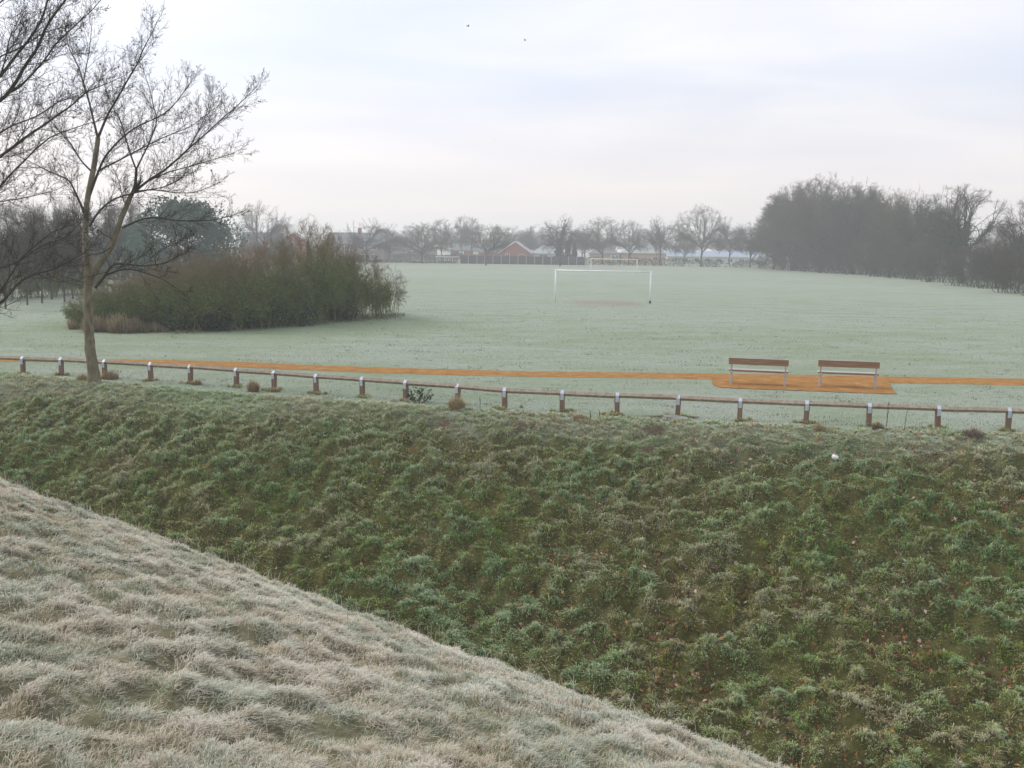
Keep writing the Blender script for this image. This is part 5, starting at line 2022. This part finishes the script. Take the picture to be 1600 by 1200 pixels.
def make_light():
    w = bpy.data.worlds.new('World')
    scene.world = w
    w.use_nodes = True
    nt = w.node_tree
    nt.nodes.clear()
    L = nt.links.new
    out = nd(nt, 'ShaderNodeOutputWorld')
    sky = nd(nt, 'ShaderNodeTexSky', sky_type='NISHITA')
    sky.sun_disc = False
    sky.sun_elevation = SUN_EL
    sky.sun_rotation = SUN_AZ
    sky.air_density = 1.2
    sky.dust_density = 3.0
    b1 = nd(nt, 'ShaderNodeBackground')
    b1.inputs['Strength'].default_value = .10
    L(sky.outputs[0], b1.inputs['Color'])
    tc = nd(nt, 'ShaderNodeTexCoord')
    sp = nd(nt, 'ShaderNodeSeparateXYZ')
    L(tc.outputs['Generated'], sp.inputs[0])

    def math_(op, a, b=None, c=None):
        n = nd(nt, 'ShaderNodeMath', operation=op)
        for i, v in enumerate((a, b, c)):
            if v is None:
                continue
            if isinstance(v, (int, float)):
                n.inputs[i].default_value = v
            else:
                L(v, n.inputs[i])
        return n.outputs[0]
    zz = math_('MAXIMUM', sp.outputs[2], 0.0)
    zp = math_('ADD', zz, .10)
    cx = math_('DIVIDE', sp.outputs[0], zp)
    cy = math_('DIVIDE', sp.outputs[1], zp)
    cb = nd(nt, 'ShaderNodeCombineXYZ')
    L(cx, cb.inputs[0]); L(cy, cb.inputs[1])
    mp = nd(nt, 'ShaderNodeMapping')
    mp.inputs['Rotation'].default_value = (0, 0, R(14))
    mp.inputs['Scale'].default_value = (.55, .85, 1)
    mp.inputs['Location'].default_value = (1.7, .4, 0)
    L(cb.outputs[0], mp.inputs[0])
    no = nd(nt, 'ShaderNodeTexNoise')
    no.inputs['Scale'].default_value = 1.0
    no.inputs['Detail'].default_value = 5
    no.inputs['Roughness'].default_value = .5
    no.inputs['Distortion'].default_value = .4
    L(mp.outputs[0], no.inputs['Vector'])
    cr = nd(nt, 'ShaderNodeValToRGB')
    el = cr.color_ramp.elements
    el[0].position = .30; el[0].color = (.65, .705, .845, 1)
    el[1].position = .70; el[1].color = (.90, .895, .93, 1)
    e = el.new(.50); e.color = (.755, .785, .885, 1)
    L(no.outputs['Fac'], cr.inputs[0])
    # paler and a little pink towards the horizon
    hz = nd(nt, 'ShaderNodeMapRange')
    hz.inputs['From Min'].default_value = 0.0
    hz.inputs['From Max'].default_value = .16
    hz.inputs['To Min'].default_value = .85
    hz.inputs['To Max'].default_value = 0.0
    L(zz, hz.inputs[0])
    mx = nd(nt, 'ShaderNodeMix', data_type='RGBA')
    L(hz.outputs[0], mx.inputs['Factor'])
    ca = [i for i in mx.inputs if i.name == 'A' and i.type == 'RGBA'][0]
    cbb = [i for i in mx.inputs if i.name == 'B' and i.type == 'RGBA'][0]
    L(cr.outputs[0], ca)
    cbb.default_value = (1.0, .86, .775, 1)
    # brighter around the hidden sun
    vm = nd(nt, 'ShaderNodeVectorMath', operation='DOT_PRODUCT')
    L(tc.outputs['Generated'], vm.inputs[0])
    vm.inputs[1].default_value = (math.sin(SUN_AZ) * math.cos(SUN_EL), math.cos(SUN_AZ) * math.cos(SUN_EL), math.sin(SUN_EL))
    gl = nd(nt, 'ShaderNodeMapRange')
    gl.inputs['From Min'].default_value = .2
    gl.inputs['From Max'].default_value = .9
    gl.inputs['To Min'].default_value = .93
    gl.inputs['To Max'].default_value = 1.22
    L(vm.outputs['Value'], gl.inputs[0])
    b2 = nd(nt, 'ShaderNodeBackground')
    L([o for o in mx.outputs if o.type == 'RGBA'][0], b2.inputs['Color'])
    L(gl.outputs[0], b2.inputs['Strength'])
    ms = nd(nt, 'ShaderNodeMixShader')
    ms.inputs[0].default_value = .88
    L(b1.outputs[0], ms.inputs[1])
    L(b2.outputs[0], ms.inputs[2])
    L(ms.outputs[0], out.inputs['Surface'])
    sd = bpy.data.lights.new('sun', 'SUN')
    sd.energy = 1.5
    sd.angle = R(28)
    sd.color = (1, .93, .84)
    so = bpy.data.objects.new('sun', sd)
    COL.objects.link(so)
    dirv = Vector((math.sin(SUN_AZ) * math.cos(SUN_EL), math.cos(SUN_AZ) * math.cos(SUN_EL), math.sin(SUN_EL)))
    so.rotation_euler = dirv.to_track_quat('Z', 'Y').to_euler()
    so.location = (-30, 30, 40)


HAZE = .0013


def make_haze():
    m = bpy.data.materials.new('haze')
    m.use_nodes = True
    nt = m.node_tree
    nt.nodes.clear()
    out = nd(nt, 'ShaderNodeOutputMaterial')
    v = nd(nt, 'ShaderNodeVolumePrincipled')
    v.inputs['Color'].default_value = (.95, .965, .985, 1)
    v.inputs['Density'].default_value = HAZE
    v.inputs['Anisotropy'].default_value = .2
    nt.links.new(v.outputs[0], out.inputs['Volume'])
    b = MB()
    b.box([0, 570, 11], [1420, 1300, 34])
    o = b.obj('haze', m)
    o['kind'] = 'stuff'
    o['label'] = 'thin cold haze over the field'
    o['category'] = 'haze'


# ------------------------------------------------------------------ build
make_ground()
PATH_T, PATH_B = make_path()
PATH_T = PATH_T[np.argsort(PATH_T[:, 0])]
PATH_B = PATH_B[np.argsort(PATH_B[:, 0])]
make_fence()
b0 = make_bench((1142, 600.5), (1226, 604.5), 'left one of the two brown wooden benches on the orange gravel pad')
make_bench((1281, 604.5), (1367, 608), 'right one of the two brown wooden benches on the orange gravel pad', b0)
make_goal(GOAL_N, 'nearer and larger white football goal frame without a net')
make_goal(GOAL_F, 'more distant smaller white football goal frame near the hedge')
traced_tree('bare_tree', 'bare forked tree with a thin pale brown trunk standing before the knee rail fence', (148, 598), 0, LIMBS1, 7, 1.25)
traced_tree('bare_tree', 'large bare tree with dark branches reaching in from the left edge of the photo', (-210, 640), 0, LIMBS2, 9, 1.45)
make_buildings()
make_panel_fence()
make_background()
make_shrubs()
near_bank_grass()
far_bank_grass()
lawn_grass()
bank_details()
make_birds()
make_light()
make_haze()

vs = scene.view_settings
vs.view_transform = 'Standard'
vs.look = 'None'
vs.gamma = 1
vs.exposure = .38
cy = scene.cycles
cy.max_bounces = 5
cy.diffuse_bounces = 3
cy.glossy_bounces = 2
cy.transmission_bounces = 3
cy.volume_bounces = 1
cy.transparent_max_bounces = 8
cy.caustics_reflective = False
cy.caustics_refractive = False
cy.use_denoising = True
scene.render.use_persistent_data = False
